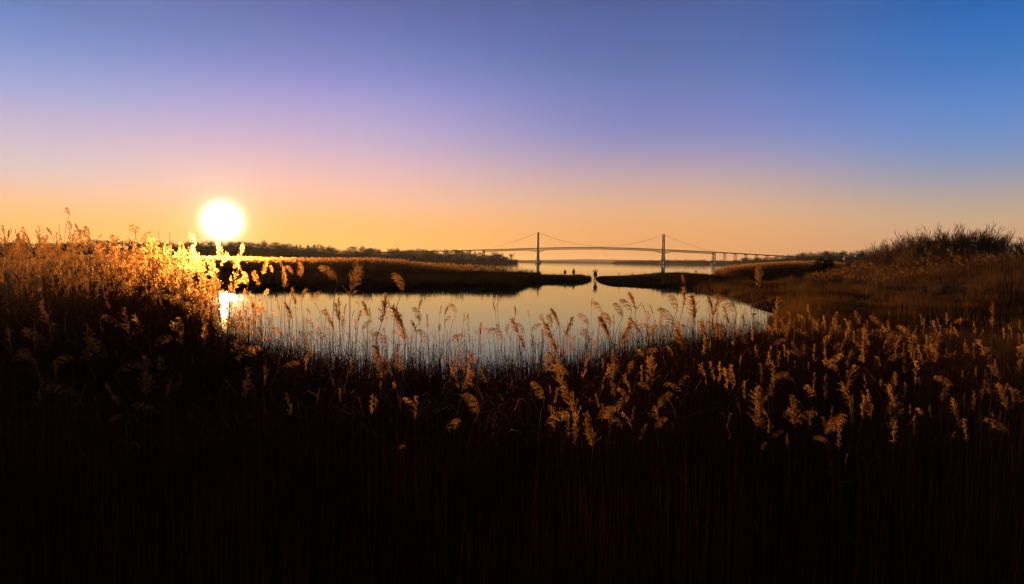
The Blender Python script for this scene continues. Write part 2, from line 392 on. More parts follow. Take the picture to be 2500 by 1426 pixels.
MID_TOP = [(1495,640),(1520,637.5),(1560,636.5),(1600,634.5),(1640,633.5),(1680,633.5),(1690,635),(1720,633.5),(1735,636),(1750,634),(1780,635),(1820,634)]
prof = [(px, py + 2.6, 2700) for px, py in MID_TOP]
far_land('middle_shore', prof, 300)
far_land('far_shore', [(1180,639.6),(1300,637.6),(1360,637.8),(1420,639.2),(1480,640.5),(1500,640),(1560,639.5),(1700,642)] and [(a, b, 4600) for a, b in [(1100,638.5),(1180,637.8),(1300,637.6),(1360,637.6),(1420,639),(1480,640),(1520,639.5),(1600,641)]], 500, step=3, jitter=2.5)
far_land('distant_hills', [(a, b, 9500) for a, b in [(1050,636),(1180,635.5),(1250,635),(1320,634.4),(1400,633.4),(1440,633),(1500,634),(1560,634.8),(1640,636.5),(1760,640)]], 1500, step=6)

# woods as masses of bare winter crowns
def wood(name, spots, h, w, label, seed, ntw=90, mt=None):
    g = np.random.default_rng(seed); acc = Acc()
    S = np.asarray(spots, float); n = len(S)
    H = h * g.uniform(.75, 1.2, n); Wd = w * g.uniform(.7, 1.3, n)
    P = np.stack([S, S + np.column_stack([np.zeros(n), np.zeros(n), H * .8])], 1)
    acc.add(*tubes(P, np.column_stack([H * .025, H * .008])))
    k = ntw; u = g.uniform(0, 1, (n, k)); az = g.uniform(0, 2 * math.pi, (n, k)); el = np.arcsin(g.uniform(-1, 1, (n, k)))
    rad = u ** .4
    c = np.stack([np.cos(az) * np.cos(el) * rad * Wd[:, None], np.sin(az) * np.cos(el) * rad * Wd[:, None], H[:, None] * (.5 + .5 * np.sin(el) * rad)], -1)
    c = S[:, None, :] + c
    d = unit(c - (S[:, None, :] + np.array([0, 0, 1]) * (H[:, None, None] * .3))) + g.normal(size=c.shape) * .5
    V_, F_ = slivers(c.reshape(-1, 3), d.reshape(-1, 3), np.repeat(H, k) * g.uniform(.12, .28, n * k), np.repeat(H, k) * g.uniform(.012, .05, n * k), g)
    acc.add(V_, F_)
    o = link(name, acc.mesh(name, mt or M['canopy'])); tag(o, label, 'wood', kind='stuff'); return o
g = np.random.default_rng(3)
sp_ = []
for k in range(2200):
    px = g.uniform(-450, 1262); d = leftd(px) + g.uniform(2, 85)
    zt = at(px, lefttop(px), leftd(px) + 60)[2] - 7.5
    f = (d - leftd(px)) / 110
    zz = max(.7, zt * float(np.interp(f, [0, .03, .3, .6, 1], [0, .1, .55, 1, .8]))); 
    sp_.append((gx(px, d), d, zz - .5))
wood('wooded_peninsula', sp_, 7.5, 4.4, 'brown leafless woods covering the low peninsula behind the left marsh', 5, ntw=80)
sp_ = []
for k in range(1500):
    px = g.uniform(1784, 2950); d = rightd(px) + g.uniform(2, 100)
    zt = at(px, righttop(px), rightd(px) + 70)[2] - 6.5
    f = (d - rightd(px)) / 130
    zz = max(.7, zt * float(np.interp(f, [0, .03, .3, .6, 1], [0, .1, .55, 1, .8]))); sp_.append((gx(px, d), d, zz - .5))
wood('wooded_hillside', sp_, 7.5, 4.8, 'dark leafless woods on the hill behind the right marsh', 6, ntw=70)
sp_ = []
for k in range(420):
    px = g.uniform(1497, 1815); d = 2700 + g.uniform(5, 160)
    zt = max(1, at(px, float(np.interp(px, [a for a, b in MID_TOP], [b for a, b in MID_TOP])), 2850)[2] - 9)
    sp_.append((gx(px, d), d, min(zt, 1 + (d - 2700) * .08) - .5))
wood('wooded_shore', sp_, 10, 9, 'low wooded shoreline behind the right bridge tower', 8, ntw=60)

# trees one can tell apart
def branchy(height, spread, g, trunks=1, levels=4, lean=.0, kids=3, r0=.03, upward=.5, base_r=0.0, up0=1.0):
    """recursive bare tree: list of level polylines"""
    out = []
    cur = []
    for k in range(trunks):
        a = g.uniform(0, 6.28); b = np.array([math.cos(a), math.sin(a), 0]) * base_r * g.uniform(.1, 1)
        dr = np.array([math.cos(a) * lean * g.uniform(.2, 1), math.sin(a) * lean * g.uniform(.2, 1), up0])
        cur.append((b, unit(dr), height * (.32 if levels > 2 else .5) * g.uniform(.8, 1.15), r0 * height))
    for lv in range(levels):
        P = []; Rd = []; nxt = []
        for b, d, l, r in cur:
            d1 = unit(d + g.normal(size=3) * .12); e1 = b + d1 * l * .5
            d2 = unit(d1 + g.normal(size=3) * .18 + np.array([0, 0, .08])); e2 = e1 + d2 * l * .5
            P.append([b, e1, e2]); Rd.append([r, r * .8, r * .62])
            if lv < levels - 1:
                for q in range(kids):
                    f = g.uniform(.35, 1) if q else 1.0
                    st = b + (e1 - b) * min(1, f * 2) if f < .5 else e1 + (e2 - e1) * (f * 2 - 1)
                    nd = unit(d2 * .9 + g.normal(size=3) * spread + np.array([0, 0, upward * .4]))
                    nxt.append((st, nd, l * g.uniform(.6, .88), r * .55))
        out.append((np.array(P), np.array(Rd))); cur = nxt
    return out
def tree_meshes(name, lv, split, mt1, mt2, sides=3):
    a = Acc(); b = Acc()
    for k, (P, Rd) in enumerate(lv):
        (a if k < split else b).add(*tubes(P, Rd, sides if k >= split else 5))
    return a.mesh(name + '_trunk', mt1), b.mesh(name + '_crown', mt2)
def make_tree(name, tm, loc, s, rz=0, parts=('trunk', 'crown')):
    r = empty(name, loc, rz)
    link(parts[0], tm[0], r); link(parts[1], tm[1], r)
    r.scale = (s, s, s) if not isinstance(s, tuple) else s
    return r
# lone tree on the tip of the peninsula
g = np.random.default_rng(22)
lv = branchy(17, .55, g, trunks=1, levels=6, kids=3, r0=.028, upward=.5)
lv = [(P_, np.maximum(R_, (.5, .3, .17, .12, .09, .08)[q_])) for q_, (P_, R_) in enumerate(lv)]
zmax_ = max(P_[..., 2].max() for P_, _ in lv); print('lone height', zmax_)
lone = make_tree('bare_tree', tree_meshes('lone', lv, 2, M['bark'], M['bark']), (gx(1251, 1236), 1236, .8), (19.0 / zmax_ * 1.15, 19.0 / zmax_ * 1.15, 18.5 / zmax_), 0)
tag(lone, 'lone leafless tree standing on the tip of the peninsula', 'tree')
lv = branchy(9, .7, g, trunks=1, levels=5, kids=3, r0=.02, lean=.9, up0=.8)
# rounded crowns and conifers on the peninsula skyline
def crown_tree(seed, h=10, w=5, n=520, cone=False):
    g = np.random.default_rng(seed); t_ = Acc(); c_ = Acc()
    lv = branchy(h, .5, g, levels=3, kids=4, r0=.03)
    for P, Rd in lv: t_.add(*tubes(P, Rd, 4))
    if cone:
        z = g.uniform(.1, 1, n) ; a = g.uniform(0, 6.28, n); rr_ = (1 - z) * w * .6 * g.uniform(.3, 1, n) * (1 + .25 * np.sin(z * 40))
        c = np.column_stack([np.cos(a) * rr_, np.sin(a) * rr_, z * h]); d = np.column_stack([np.cos(a), np.sin(a), -.3 + 0 * a])
        c_.add(*slivers(c, d, g.uniform(.6, 1.5, n), g.uniform(.12, .3, n), g))
    else:
        lob = g.normal(size=(9, 3)) * [w * .45, w * .45, h * .13] + [0, 0, h * .66]
        k = g.integers(0, 9, n); c = lob[k] + unit(g.normal(size=(n, 3))) * (g.uniform(.2, 1, (n, 1)) ** .5) * [w * .42, w * .42, h * .2]
        d = unit(c - [0, 0, h * .35]) + g.normal(size=(n, 3)) * .4
        c_.add(*slivers(c, d, g.uniform(.8, 2.0, n), g.uniform(.05, .22, n), g))
    return t_.mesh('trunk', M['bark']), c_.mesh('crown', M['conifer'] if cone else M['canopy'])
CR = [crown_tree(50 + k, w=5 + k * .5) for k in range(4)]; CN = [crown_tree(60 + k, w=4.5, cone=True) for k in range(2)]
sky_trees = [  # px, top row, width factor, conifer?
 (640,589,1.3,0),(673,592,1.2,0),(697,594,1.4,0),(724,597,.9,1),(733,598,1,1),(752,598,1.1,1),(767,597,1.1,1),(783,599,1.3,0),(798,602,1,0),(811,605,1,0),
 (851,603,1.2,0),(868,603,1.1,0),(889,603,1.3,0),(905,606,1.1,0),(921,607,1,0),(955,608,1.3,0),(978,608,1.1,0),(1005,610,1.3,0),(1034,607,1.5,0),(1058,611,1.2,0),
 (1095,610,1.3,0),(1112,610,1.2,0),(1128,611,1.2,0),(1141,613,1,0),(1159,614,1.1,1),(1172,617,1.1,0),(1182,621,1,0),(1207,617,1.5,0),(1219,620,1.1,0),(1234,627,1,0)]
land_mark = ['near the sun', 'above the golden reeds', 'left of the bridge approach', 'under the bridge approach', 'beside the peninsula houses', 'near the bridge side pier']
ORD = ['first','second','third','fourth','fifth','sixth','seventh','eighth','ninth','tenth','eleventh','twelfth','thirteenth','fourteenth','fifteenth','sixteenth','seventeenth','eighteenth','nineteenth','twentieth']
cnt = {}
for k, (px, py, wf, con) in enumerate(sky_trees):
    d = leftd(px) + 62; zt = at(px, py, d)[2]; h = 10.5 if not con else 11
    zb = max(.8, zt - h); s = (zt - zb) / 10.0
    tm = CN[k % 2] if con else CR[k % 4]
    o = make_tree('conifer_tree' if con else 'leafless_tree', tm, (gx(px, d), d, zb), (s * wf, s * wf, s), k * 1.3)
    zone = land_mark[0 if px < 700 else 1 if px < 830 else 2 if px < 960 else 3 if px < 1080 else 4 if px < 1150 else 5]
    kd = 'pointed dark conifer' if con else 'round-crowned leafless tree'
    key = (kd, zone); cnt[key] = cnt.get(key, 0) + 1
    tag(o, '%s on the peninsula skyline %s, %s from left' % (kd, zone, ORD[cnt[key] - 1]), 'tree', 'trees on the peninsula skyline')

# houses
def house(name, px, d, zb, w, dp, h, rh, rz, label, two=False, chim=True):
    r = empty(name, (gx(px, d), d, zb), rz)
    a = Acc(); box(a, (0, 0, h / 2 - .5), (w, dp, h + 1))
    # gable triangles
    a.add([[-w/2, -dp/2, h], [-w/2, dp/2, h], [-w/2, 0, h + rh], [w/2, -dp/2, h], [w/2, dp/2, h], [w/2, 0, h + rh]], [[0, 2, 1], [3, 4, 5]])
    link('wall', a.mesh('wall', M['wall']), r)
    b = Acc(); e = .5; tk = .25
    for s in (-1, 1):
        x0, x1 = -w/2 - e, w/2 + e; y0 = s * (dp/2 + e); z0 = h - rh * e / (dp/2)
        v = [[x0, y0, z0], [x1, y0, z0], [x1, 0, h + rh], [x0, 0, h + rh]]; v = v + [[p[0], p[1], p[2] + tk] for p in v]
        b.add(v, [[0,1,2],[0,2,3],[4,6,5],[4,7,6],[0,4,5],[0,5,1],[1,5,6],[1,6,2],[2,6,7],[2,7,3],[3,7,4],[3,4,0]])
    rf = link('roof', b.mesh('roof', M['roof']), r)
    if chim:
        c = Acc(); box(c, (w * .25, 0, h + rh + .4), (.9, .9, 2.2)); link('chimney', c.mesh('chimney', M['brick']), rf)
    nw = max(2, int(w / 3)); fl = 2 if two else 1
    for q in range(nw):
        for f_ in range(fl):
            c = Acc(); x = -w/2 + (q + .5) * w / nw; z = 1.6 + f_ * 2.8
            box(c, (x, -dp/2 - .03, z), (1.1, .14, 1.4)); wd = link('window', c.mesh('window', M['wall']), r)
            c = Acc(); box(c, (x, -dp/2 - .11, z), (.9, .05, 1.2)); link('pane', c.mesh('pane', M['glass']), wd)
    if h > 3:
        c = Acc(); box(c, (w * .42, -dp/2 - .04, 1.05), (1.0, .16, 2.1)); link('door', c.mesh('door', M['wood']), r)
    tag(r, label, 'house'); return r
def hz(px, py, d): return at(px, py, d)[2]
HS = [(1018,634,-8,'pale gabled house among bare trees on the left of the peninsula',9,8,5,3,.2,True),
 (1080,631,-6,'wide pale house beneath the bridge approach, behind the left reeds',13,9,5.5,2.6,-.1,True),
 (1107,633,-12,'long low bluish house in the middle of the peninsula row',14,8,3.4,2.4,.15,False),
 (1121,633,-14,'small pale cottage between the two long peninsula houses',6,7,4,2.5,.3,False),
 (1139,632,-12,'long light-roofed house right of the small peninsula cottage',15,9,4,3,-.25,False),
 (1158,634,-14,'narrow pale house below the tall peninsula conifer',6,7,5,2.6,.5,True),
 (1213,634,-10,'tall bluish-roofed house beside the domed tree near the peninsula tip',16,11,8.5,4,-.2,True),
 (1235,637,-16,'small low white house beside the lone bare tree',8,6,3,1.8,.2,False)]
for px, py, off, lb, w, dp, h, rh, rz, two in HS:
    d = leftd(px) + off + 24; house('house', px, d, max(1.2, hz(px, py, d)), w * .78, dp * .8, h * .72, rh * .8, rz, lb, two)
HR = [(2074,633.5,795,'long pale white building on the right hillside, lower of two',12,6,1.8,1.0,-.1,False),
 (2096,630.5,800,'taller white building on the right hillside, upper of two',7,6,3.4,1.3,.2,True),
 (1817,638,1740,'small white house on the wooded shore right of the bridge pier',13,8,5,3,0,True),
 (1797,642.5,2050,'tiny white boathouse at the waterline right of the bridge pier',9,9,6,3,.4,True)]
for px, py, d, lb, w, dp, h, rh, rz, two in HR:
    house('house', px, d - 12, max(.5, hz(px, py, d)), w, dp, h, rh, rz, lb, two)
# radio masts on the left ridge
for px, y0, nm in ((146, 547, 'tallest'), (388, 563, 'left'), (415, 567, 'right')):
    d = 980; zb = at(px, 592, d)[2]; zt = at(px, y0, d)[2]; h = zt - zb
    a = Acc()
    for k in range(3):
        an = k * 2.094; beam(a, (math.cos(an) * .5, math.sin(an) * .5, -4), (math.cos(an) * .2, math.sin(an) * .2, h), .09)
    for k in range(int(h / 2)): beam(a, (.45, 0, k * 2), (-.22, .4, k * 2 + 1), .05); beam(a, (-.22, .4, k * 2 + 1), (-.22, -.4, k * 2 + 2), .05)
    o = link('radio_mast', a.mesh('radio_mast', M['steel']), loc=(gx(px, d), d, zb))
    tag(o, {'tallest': 'thin radio mast rising from the ridge at far left', 'left': 'left one of two thin masts left of the sun', 'right': 'right one of two thin masts left of the sun'}[nm], 'mast', 'masts on the ridge')

# ------------------------------------------------------------ the suspension bridge
BA = np.array([gx(1313.5, 1921), 1921.0]); BB = np.array([gx(1619, 1970), 1970.0])
span = float(np.linalg.norm(BB - BA)); e_ = (BB - BA) / span; n_ = np.array([-e_[1], e_[0]])
def bp3(s, off, z): p = BA + e_ * s + n_ * off; return (p[0] - BA[0], p[1] - BA[1], z)
def deck(s):
    if s < -153: return 36.4 + (s + 153) * .036 if s > -400 else 27.5 + (s + 400) * .02
    if s > span + 153: return 38.4 - (s - span - 153) * .042
    return float(np.interp(s, [-153, 0, span * .25, span * .5, span * .75, span, span + 153], [36.4, 43.2, 46.2, 47.3, 46.4, 43.6, 38.4]))
bridge = empty('suspension_bridge', (BA[0], BA[1], 0)); tag(bridge, 'long steel suspension bridge with two tall towers across the bay', 'bridge')
rotm = np.array([[e_[0], n_[0], 0], [e_[1], n_[1], 0], [0, 0, 1]])
def bbox(a, s, off, z, ls, lo, lz): box(a, bp3(s, off, z), (ls, lo, lz), rotm)
HW = 6.2
for s in (0.0, span):
    a = Acc()
    for sd_ in (-1, 1):
        zz = [7, 25, deck(s) - 8, 62, 86.5]; w = [2.6, 2.1, 1.75, 1.6, 1.45]; of = [9.0, 7.6, 6.6, 6.3, 6.2]
        P = np.array([[bp3(s, sd_ * o2, z) for o2, z in zip(of, zz)]]); a.add(*tubes(P, np.array([w]) * 1.12, 4))
    tw = link('tower', a.mesh('tower', M['steel']), bridge)
    a = Acc()
    for z, th_ in ((86, 2.4), (80, 1.6), (74, 1.4), (66, 1.4), (deck(s) - 9, 2.6), (24, 1.2)):
        bbox(a, s, 0, z, 2.2, 13.5, th_)
    for z0, z1 in ((74, 84), (66, 74), (deck(s) - 18, deck(s) - 9), (10, 24), (24, deck(s) - 18)):
        beam(a, bp3(s, -6.6, z0), bp3(s, 6.6, z1), .5); beam(a, bp3(s, 6.6, z0), bp3(s, -6.6, z1), .5)
    link('strut', a.mesh('strut', M['steel']), tw)
    a = Acc()
    bbox(a, s, -9.2, 3, 12, 9.5, 9); bbox(a, s, 9.2, 3, 12, 9.5, 9); bbox(a, s, 0, 1.4, 9, 12, 5); link('base_pier', a.mesh('base_pier', M['concrete']), tw)
    a = Acc(); P = bp3(s, -15, 6.2)
    V_, F_ = tubes(np.array([[(P[0] - 4.6, P[1], 4.6), (P[0] - 4.6, P[1], 5.2), (P[0] - 4.6, P[1], 5.8)]]), np.array([[.35, .75, .35]]), 6); a.add(V_, F_)
    link('navigation_light', a.mesh('navigation_light', M['lamp']), tw)
ss = np.arange(-153, span + 153.1, 5.2)
a = Acc()
for k in range(len(ss) - 1):
    s0, s1 = ss[k], ss[k + 1]; z0, z1 = deck(s0), deck(s1)
    v = []
    for s_, z_ in ((s0, z0), (s1, z1)):
        for off in (-5.6, 5.6):
            for dz in (-1.1, .4): v.append(bp3(s_, off, z_ + dz))
    a.add(v, [[0,1,5],[0,5,4],[2,6,7],[2,7,3],[1,3,7],[1,7,5],[0,4,6],[0,6,2]])
link('deck', a.mesh('deck', M['steel']), bridge)
for off in (-HW, HW):
    a = Acc()
    tops = np.array([bp3(s_, off, deck(s_) - .8) for s_ in ss])
    def under(s_):
        h = 0
        for tw_ in (0, span): h = max(h, 6.0 * max(0, 1 - abs(s_ - tw_) / 24))
        return deck(s_) - 5.6 - h
    bots = np.array([bp3(s_, off, under(s_)) for s_ in ss])
    a.add(*tubes(tops[None], np.full((1, len(ss)), .6), 4)); a.add(*tubes(bots[None], np.full((1, len(ss)), .55), 4))
    for k in range(len(ss) - 1):
        if k % 2: beam(a, tops[k], bots[k + 1], .5)
        else: beam(a, bots[k], tops[k + 1], .5)
        beam(a, tops[k], bots[k], .16)
    link('stiffening_truss', a.mesh('stiffening_truss', M['steel']), bridge)
    sc = np.linspace(0, span, 60); zc = 50.3 + (86.5 - 50.3) * ((sc - span / 2) / (span / 2)) ** 2
    sl = np.linspace(-153, 0, 24); zl = 38 + (86.5 - 38) * ((sl + 153) / 153) ** 1.35
    sr = np.linspace(span, span + 153, 24); zr = 40 + (86.5 - 40) * ((span + 153 - sr) / 153) ** 1.35
    a = Acc()
    for q, w in ((sl, zl), (sc, zc), (sr, zr)):
        a.add(*tubes(np.array([[bp3(s_, off, z_) for s_, z_ in zip(q, w)]]), np.full((1, len(q)), .16), 5))
    link('main_cable', a.mesh('main_cable', M['steel']), bridge)
    for s_ in np.arange(12, span - 5, 12.2):
        zt = 50.3 + 36.2 * ((s_ - span / 2) / (span / 2)) ** 2
        b_ = Acc(); beam(b_, bp3(s_, off, deck(s_)), bp3(s_, off, zt), .035); link('suspender', b_.mesh('suspender', M['steel']), bridge)
def bent(s, zb, wd, name, rad=.5):
    a = Acc(); zt = deck(s) - 2
    for sd_ in (-1, 1):
        for q in (-1, 1):
            beam(a, bp3(s + q * wd, sd_ * 6.6, zb), bp3(s + q * wd * .75, sd_ * 5.6, zt), rad)
    nl = max(2, int((zt - zb) / 8)); zs = np.linspace(zb, zt, nl + 1)
    for k in range(nl):
        for sd_ in (-1, 1):
            beam(a, bp3(s - wd, sd_ * 6.3, zs[k]), bp3(s + wd, sd_ * 6.3, zs[k + 1]), rad * .6); beam(a, bp3(s + wd, sd_ * 6.3, zs[k]), bp3(s - wd, sd_ * 6.3, zs[k + 1]), rad * .6)
        for q in (-1, 1): beam(a, bp3(s + q * wd * .9, -6.3, zs[k]), bp3(s + q * wd * .9, 6.3, zs[k + 1]), rad * .6)
        bbox(a, s, 0, zs[k + 1] - .4, wd * 2, 13, .5)
    return link(name, a.mesh(name, M['steel']), bridge)
for s in (-153, span + 153):
    p_ = bent(s, 5, 2.6, 'side_pier', .75)
    a = Acc(); bbox(a, s, 0, 2, 9, 20, 8); link('base_pier', a.mesh('base_pier', M['concrete']), p_)
    if s > 0:
        a = Acc(); P = bp3(s, -12, 0); a.add(*tubes(np.array([[(P[0] - 4, P[1], 6.2), (P[0] - 4, P[1], 6.8), (P[0] - 4, P[1], 7.4)]]), np.array([[.3, .6, .3]]), 6)); link('navigation_light', a.mesh('navigation_light', M['lamp']), p_)
for s in (-191, -228, -265, -302, -340): bent(s, 1, 1.4, 'approach_bent', .35)
for k in range(6): bent(span + 153 + 33 * (k + 1), 2 + k * 2, 2.2, 'approach_bent', .35)
for s0, s1, nb in ((-480, -153, 9), (span + 153, span + 153 + 33 * 8, 8)):
    a = Acc(); q = np.linspace(s0, s1, nb * 8 + 1)
    for k in range(len(q) - 1):
        v = []
        for s_ in (q[k], q[k + 1]):
            ph = ((s_ - s0) / (s1 - s0) * nb) % 1.0; hn = 2.2 + 1.4 * (2 * abs(ph - .5)) ** 3
            for off in (-5.4, 5.4):
                for dz in (-hn, .35): v.append(bp3(s_, off, deck(s_) + dz))
        a.add(v, [[0,1,5],[0,5,4],[2,6,7],[2,7,3],[1,3,7],[1,7,5],[0,4,6],[0,6,2]])
    link('approach_girder', a.mesh('approach_girder', M['steel']), bridge)

# ------------------------------------------------------------ people and posts on the spit
def person(name, px, d, zb, h, pose, m_coat, label, rz=0):
    s = h / 1.75
    r = empty(name, (gx(px, d), d, zb), rz); r.scale = (s, s, s)
    J = {'pelvis': (0, 0, .95), 'waist': (0, 0, 1.1), 'chest': (0, 0, 1.32), 'neck': (0, .01, 1.48), 'head': (0, -.02, 1.58), 'crown': (0, 0, 1.72)}
    Rj = {'pelvis': .13, 'waist': .125, 'chest': .15, 'neck': .055, 'head': .088, 'crown': .06}
    E = [('pelvis', 'waist'), ('waist', 'chest'), ('chest', 'neck'), ('neck', 'head'), ('head', 'crown')]
    for sd_, sg in (('l', -1), ('r', 1)):
        J['hip' + sd_] = (sg * .09, 0, .9); J['knee' + sd_] = (sg * .11, -.03, .5); J['ankle' + sd_] = (sg * .12, .01, .09); J['toe' + sd_] = (sg * .14, -.14, .04)
        Rj.update({'hip' + sd_: .09, 'knee' + sd_: .062, 'ankle' + sd_: .045, 'toe' + sd_: .035})
        E += [('pelvis', 'hip' + sd_), ('hip' + sd_, 'knee' + sd_), ('knee' + sd_, 'ankle' + sd_), ('ankle' + sd_, 'toe' + sd_)]
        sh = (sg * .18, 0, 1.4)
        if pose == 'up': el = (sg * .36, -.05, 1.58); wr = (sg * .20, -.14, 1.72)
        else: el = (sg * .23, .02, 1.12); wr = (sg * .2, -.12, .92)
        J['sh' + sd_] = sh; J['el' + sd_] = el; J['wr' + sd_] = wr
        Rj.update({'sh' + sd_: .065, 'el' + sd_: .046, 'wr' + sd_: .03})
        dv = unit(np.array(wr) - np.array(el)); pm = np.array(wr) + dv * .07
        J['palm' + sd_] = tuple(pm); Rj['palm' + sd_] = .034
        E += [('chest', 'sh' + sd_), ('sh' + sd_, 'el' + sd_), ('el' + sd_, 'wr' + sd_), ('wr' + sd_, 'palm' + sd_)]
        side = unit(np.cross(dv, [0, 1, .2]))
        for q in range(5):
            nm = 'f%d%s' % (q, sd_); o2 = side * (q - 1.5) * .02 if q < 4 else -side * .055
            ln = (.07, .08, .075, .055, .03)[q]
            J[nm] = tuple(pm + dv * .03 + o2 * .6); J[nm + 'b'] = tuple(pm + dv * (.03 + ln) + o2 + np.array([0, -.02, 0]))
            Rj[nm] = .01; Rj[nm + 'b'] = .008; E += [('palm' + sd_, nm), (nm, nm + 'b')]
    names = list(J); me = bpy.data.meshes.new('body'); me.from_pydata([J[k] for k in names], [(names.index(a), names.index(b)) for a, b in E], [])
    me.materials.append(M['skin']); b = link('body', me, r)
    b.modifiers.new('skin', 'SKIN').use_smooth_shade = True
    for k, nme in enumerate(names): me.skin_vertices[0].data[k].radius = (Rj[nme], Rj[nme])
    me.skin_vertices[0].data[0].use_root = True
    b.modifiers.new('sub', 'SUBSURF').levels = 1
    # coat, trousers, hair
    a = Acc(); P = [[0, 0, .78], [0, 0, .95], [0, 0, 1.15], [0, 0, 1.35], [0, 0, 1.46]]; Rr = [.33, .31, .27, .24, .10]
    if pose == 'hood': P += [[0, .01, 1.6], [0, .02, 1.74], [0, .03, 1.86]]; Rr += [.15, .12, .02]; Rr[0] = .34
    a.add(*tubes(np.array([P]), np.array([Rr]), 12))
    for sd_ in 'lr':
        a.add(*tubes(np.array([[J['sh' + sd_], J['el' + sd_], J['wr' + sd_]]]), np.array([[.088, .07, .052]]), 8))
    link('coat', a.mesh('coat', m_coat), r)
    a = Acc()
    for sd_ in 'lr': a.add(*tubes(np.array([[J['hip' + sd_], J['knee' + sd_], J['ankle' + sd_]]]), np.array([[.115, .085, .07]]), 8))
    link('trousers', a.mesh('trousers', M['cloth_dark']), r)
    if pose != 'hood':
        a = Acc(); a.add(*tubes(np.array([[[0, .03, 1.58], [0, .03, 1.66], [0, .02, 1.72], [0, .01, 1.76]]]), np.array([[.1, .105, .08, .02]]), 10)); link('hair', a.mesh('hair', M['hair']), r)
        if pose == 'up':
            a = Acc(); 
    tag(r, label, 'person'); return r
for px, d, h, pose, mc, lb, top in ((1380, 141, 1.9, 'coat', M['cloth_dark'], 'person in a dark coat standing on the grassy spit, leftmost of three', 658),
        (1401, 141, 2.0, 'hood', M['cloth_olive'], 'person in an olive hooded coat on the grassy spit, middle of three', 656),
        (1454, 127, 1.85, 'up', M['cloth_brown'], 'person with raised elbows at the channel mouth, right of the other two', 658.5)):
    zt = at(px, top, d)[2]; zb = max(gz(gx(px, d), d), -.1) if px < 1440 else .0
    person('person', px, d, zb, max(1.6, zt - zb), pose, mc, lb)
def tpost(px, top, d, arm, label, nm):
    x = gx(px, d); zg = gz(x, d); zt = at(px, top, d)[2]; h = zt - zg
    r = empty(nm, (x, d, zg)); a = Acc(); beam(a, (0, 0, -.3), (.02, 0, h), .065); link('post', a.mesh('post', M['wood']), r)
    if arm:
        a = Acc(); box(a, (0, 0, h + .03), (arm, .5, .07)); link('platform', a.mesh('platform', M['wood']), r)
        a = Acc(); beam(a, (0, 0, h - .45), (arm * .35, 0, h), .025); beam(a, (0, 0, h - .45), (-arm * .35, 0, h), .025); link('brace', a.mesh('brace', M['wood']), r)
    tag(r, label, 'post')
tpost(1699.5, 661, 127, .62, 'thin wooden post topped by a flat crosspiece on the sandbank', 'platform_post')
tpost(1511.5, 665, 128, 0, 'short plain wooden stake on the crest of the sandbank', 'wooden_stake')
# floating stick
a = Acc(); a.add(*tubes(np.array([[(-.2, 0, 0), (-.07, .01, .01), (.08, 0, .02), (.2, .02, .03)]]), np.array([[.012, .02, .03, .018]]), 6)); a.add(*tubes(np.array([[(.1, 0, .03), (.2, .02, .1)]]), np.array([[.02, .01]]), 5))
tag(link('floating_stick', a.mesh('floating_stick', M['wood']), loc=(gx(1843, 46.5), 46.5, .01)), 'short dark stick floating near the right end of the pond', 'stick')

# ------------------------------------------------------------ grasses (nobody could count them)
def scatter(px0, px1, d0, d1, n, g, near=1.0):
    px = g.uniform(px0, px1, n); d = (g.uniform(d0 ** near, d1 ** near, n)) ** (1 / near)
    u = (px - 1250) / F
    x = d * (Fn[0] + u * Rn[0]) / (Fn[1] + u * Rn[1])
    return px, d, x
def blades(x, y, z, h, w, g, lean=.25, acc=None):
    n = len(x); b = np.column_stack([x, y, z]); a = g.uniform(0, 6.28, n); le = g.uniform(0, lean, n)
    dirv = np.column_stack([np.cos(a) * le, np.sin(a) * le, np.ones(n)]); tip = b + dirv * h[:, None]
    wa = g.uniform(-.9, .9, n); wv_ = np.column_stack([np.cos(wa), np.sin(wa), np.zeros(n)]) * w[:, None]
    V = np.stack([b - wv_, b + wv_, tip], 1).reshape(-1, 3); acc.add(V, np.arange(3 * n).reshape(-1, 3))
def grass(name, regions, label, mt, seed, wk=1.0):
    g = np.random.default_rng(seed); acc = Acc()
    for (px0, px1, d0, d1, n, hf, cond) in regions:
        px, d, x = scatter(px0, px1, d0, d1, n, g, 1.6); P = np.column_stack([x, d])
        w = wsd(P) + .3 * wob(P * 2.1); k = (w < .15)
        if cond is not None: k &= cond(P, px, d)
        px, d, x, P = px[k], d[k], x[k], P[k]
        cl = .55 + .9 * np.clip(wob(P * .55) * .5 + .5, 0, 1) + .25 * wob(P * 1.7) + .75 * (np.sin(P[:, 0] * 1.35 + 1.2 * np.sin(P[:, 1] * .6)) * np.sin(P[:, 1] * .8 + P[:, 0] * .2) > .72)
        if name == 'marsh_grass':
            kk = g.random(len(px)) < np.clip(-.25 + 1.6 * (np.sin(P[:, 1] * .29 + 2.2 * np.sin(P[:, 0] * .11) + .8 * np.sin(P[:, 0] * .37 + P[:, 1] * .05)) * .5 + .5) + .25 * wob(P), .06, 1); px, d, x, P, cl = px[kk], d[kk], x[kk], P[kk], cl[kk]
        h = hf(px, d) * g.uniform(.55, 1.1, len(px)) * cl
        blades(x, d, ground(P) - .05, h, (.006 + .00028 * d) * g.uniform(.6, 1.4, len(px)) * wk, g, .3, acc)
    o = link(name, acc.mesh(name, mt)); tag(o, label, 'grass', kind='stuff'); return o
con = lambda v: (lambda px, d: np.full(len(px), float(v)))
off_sand = lambda P, px, d: (sdf(P, SAND) < 2) | (np.sin(P[:, 0] * 1.9) * np.sin(P[:, 1] * 1.3) > .82)
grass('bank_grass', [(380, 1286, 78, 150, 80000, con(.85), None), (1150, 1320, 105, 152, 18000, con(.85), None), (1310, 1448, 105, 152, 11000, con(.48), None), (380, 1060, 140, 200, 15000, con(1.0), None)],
      'low dark marsh grass on the bank across the pond', M['bankgrass'], 31)
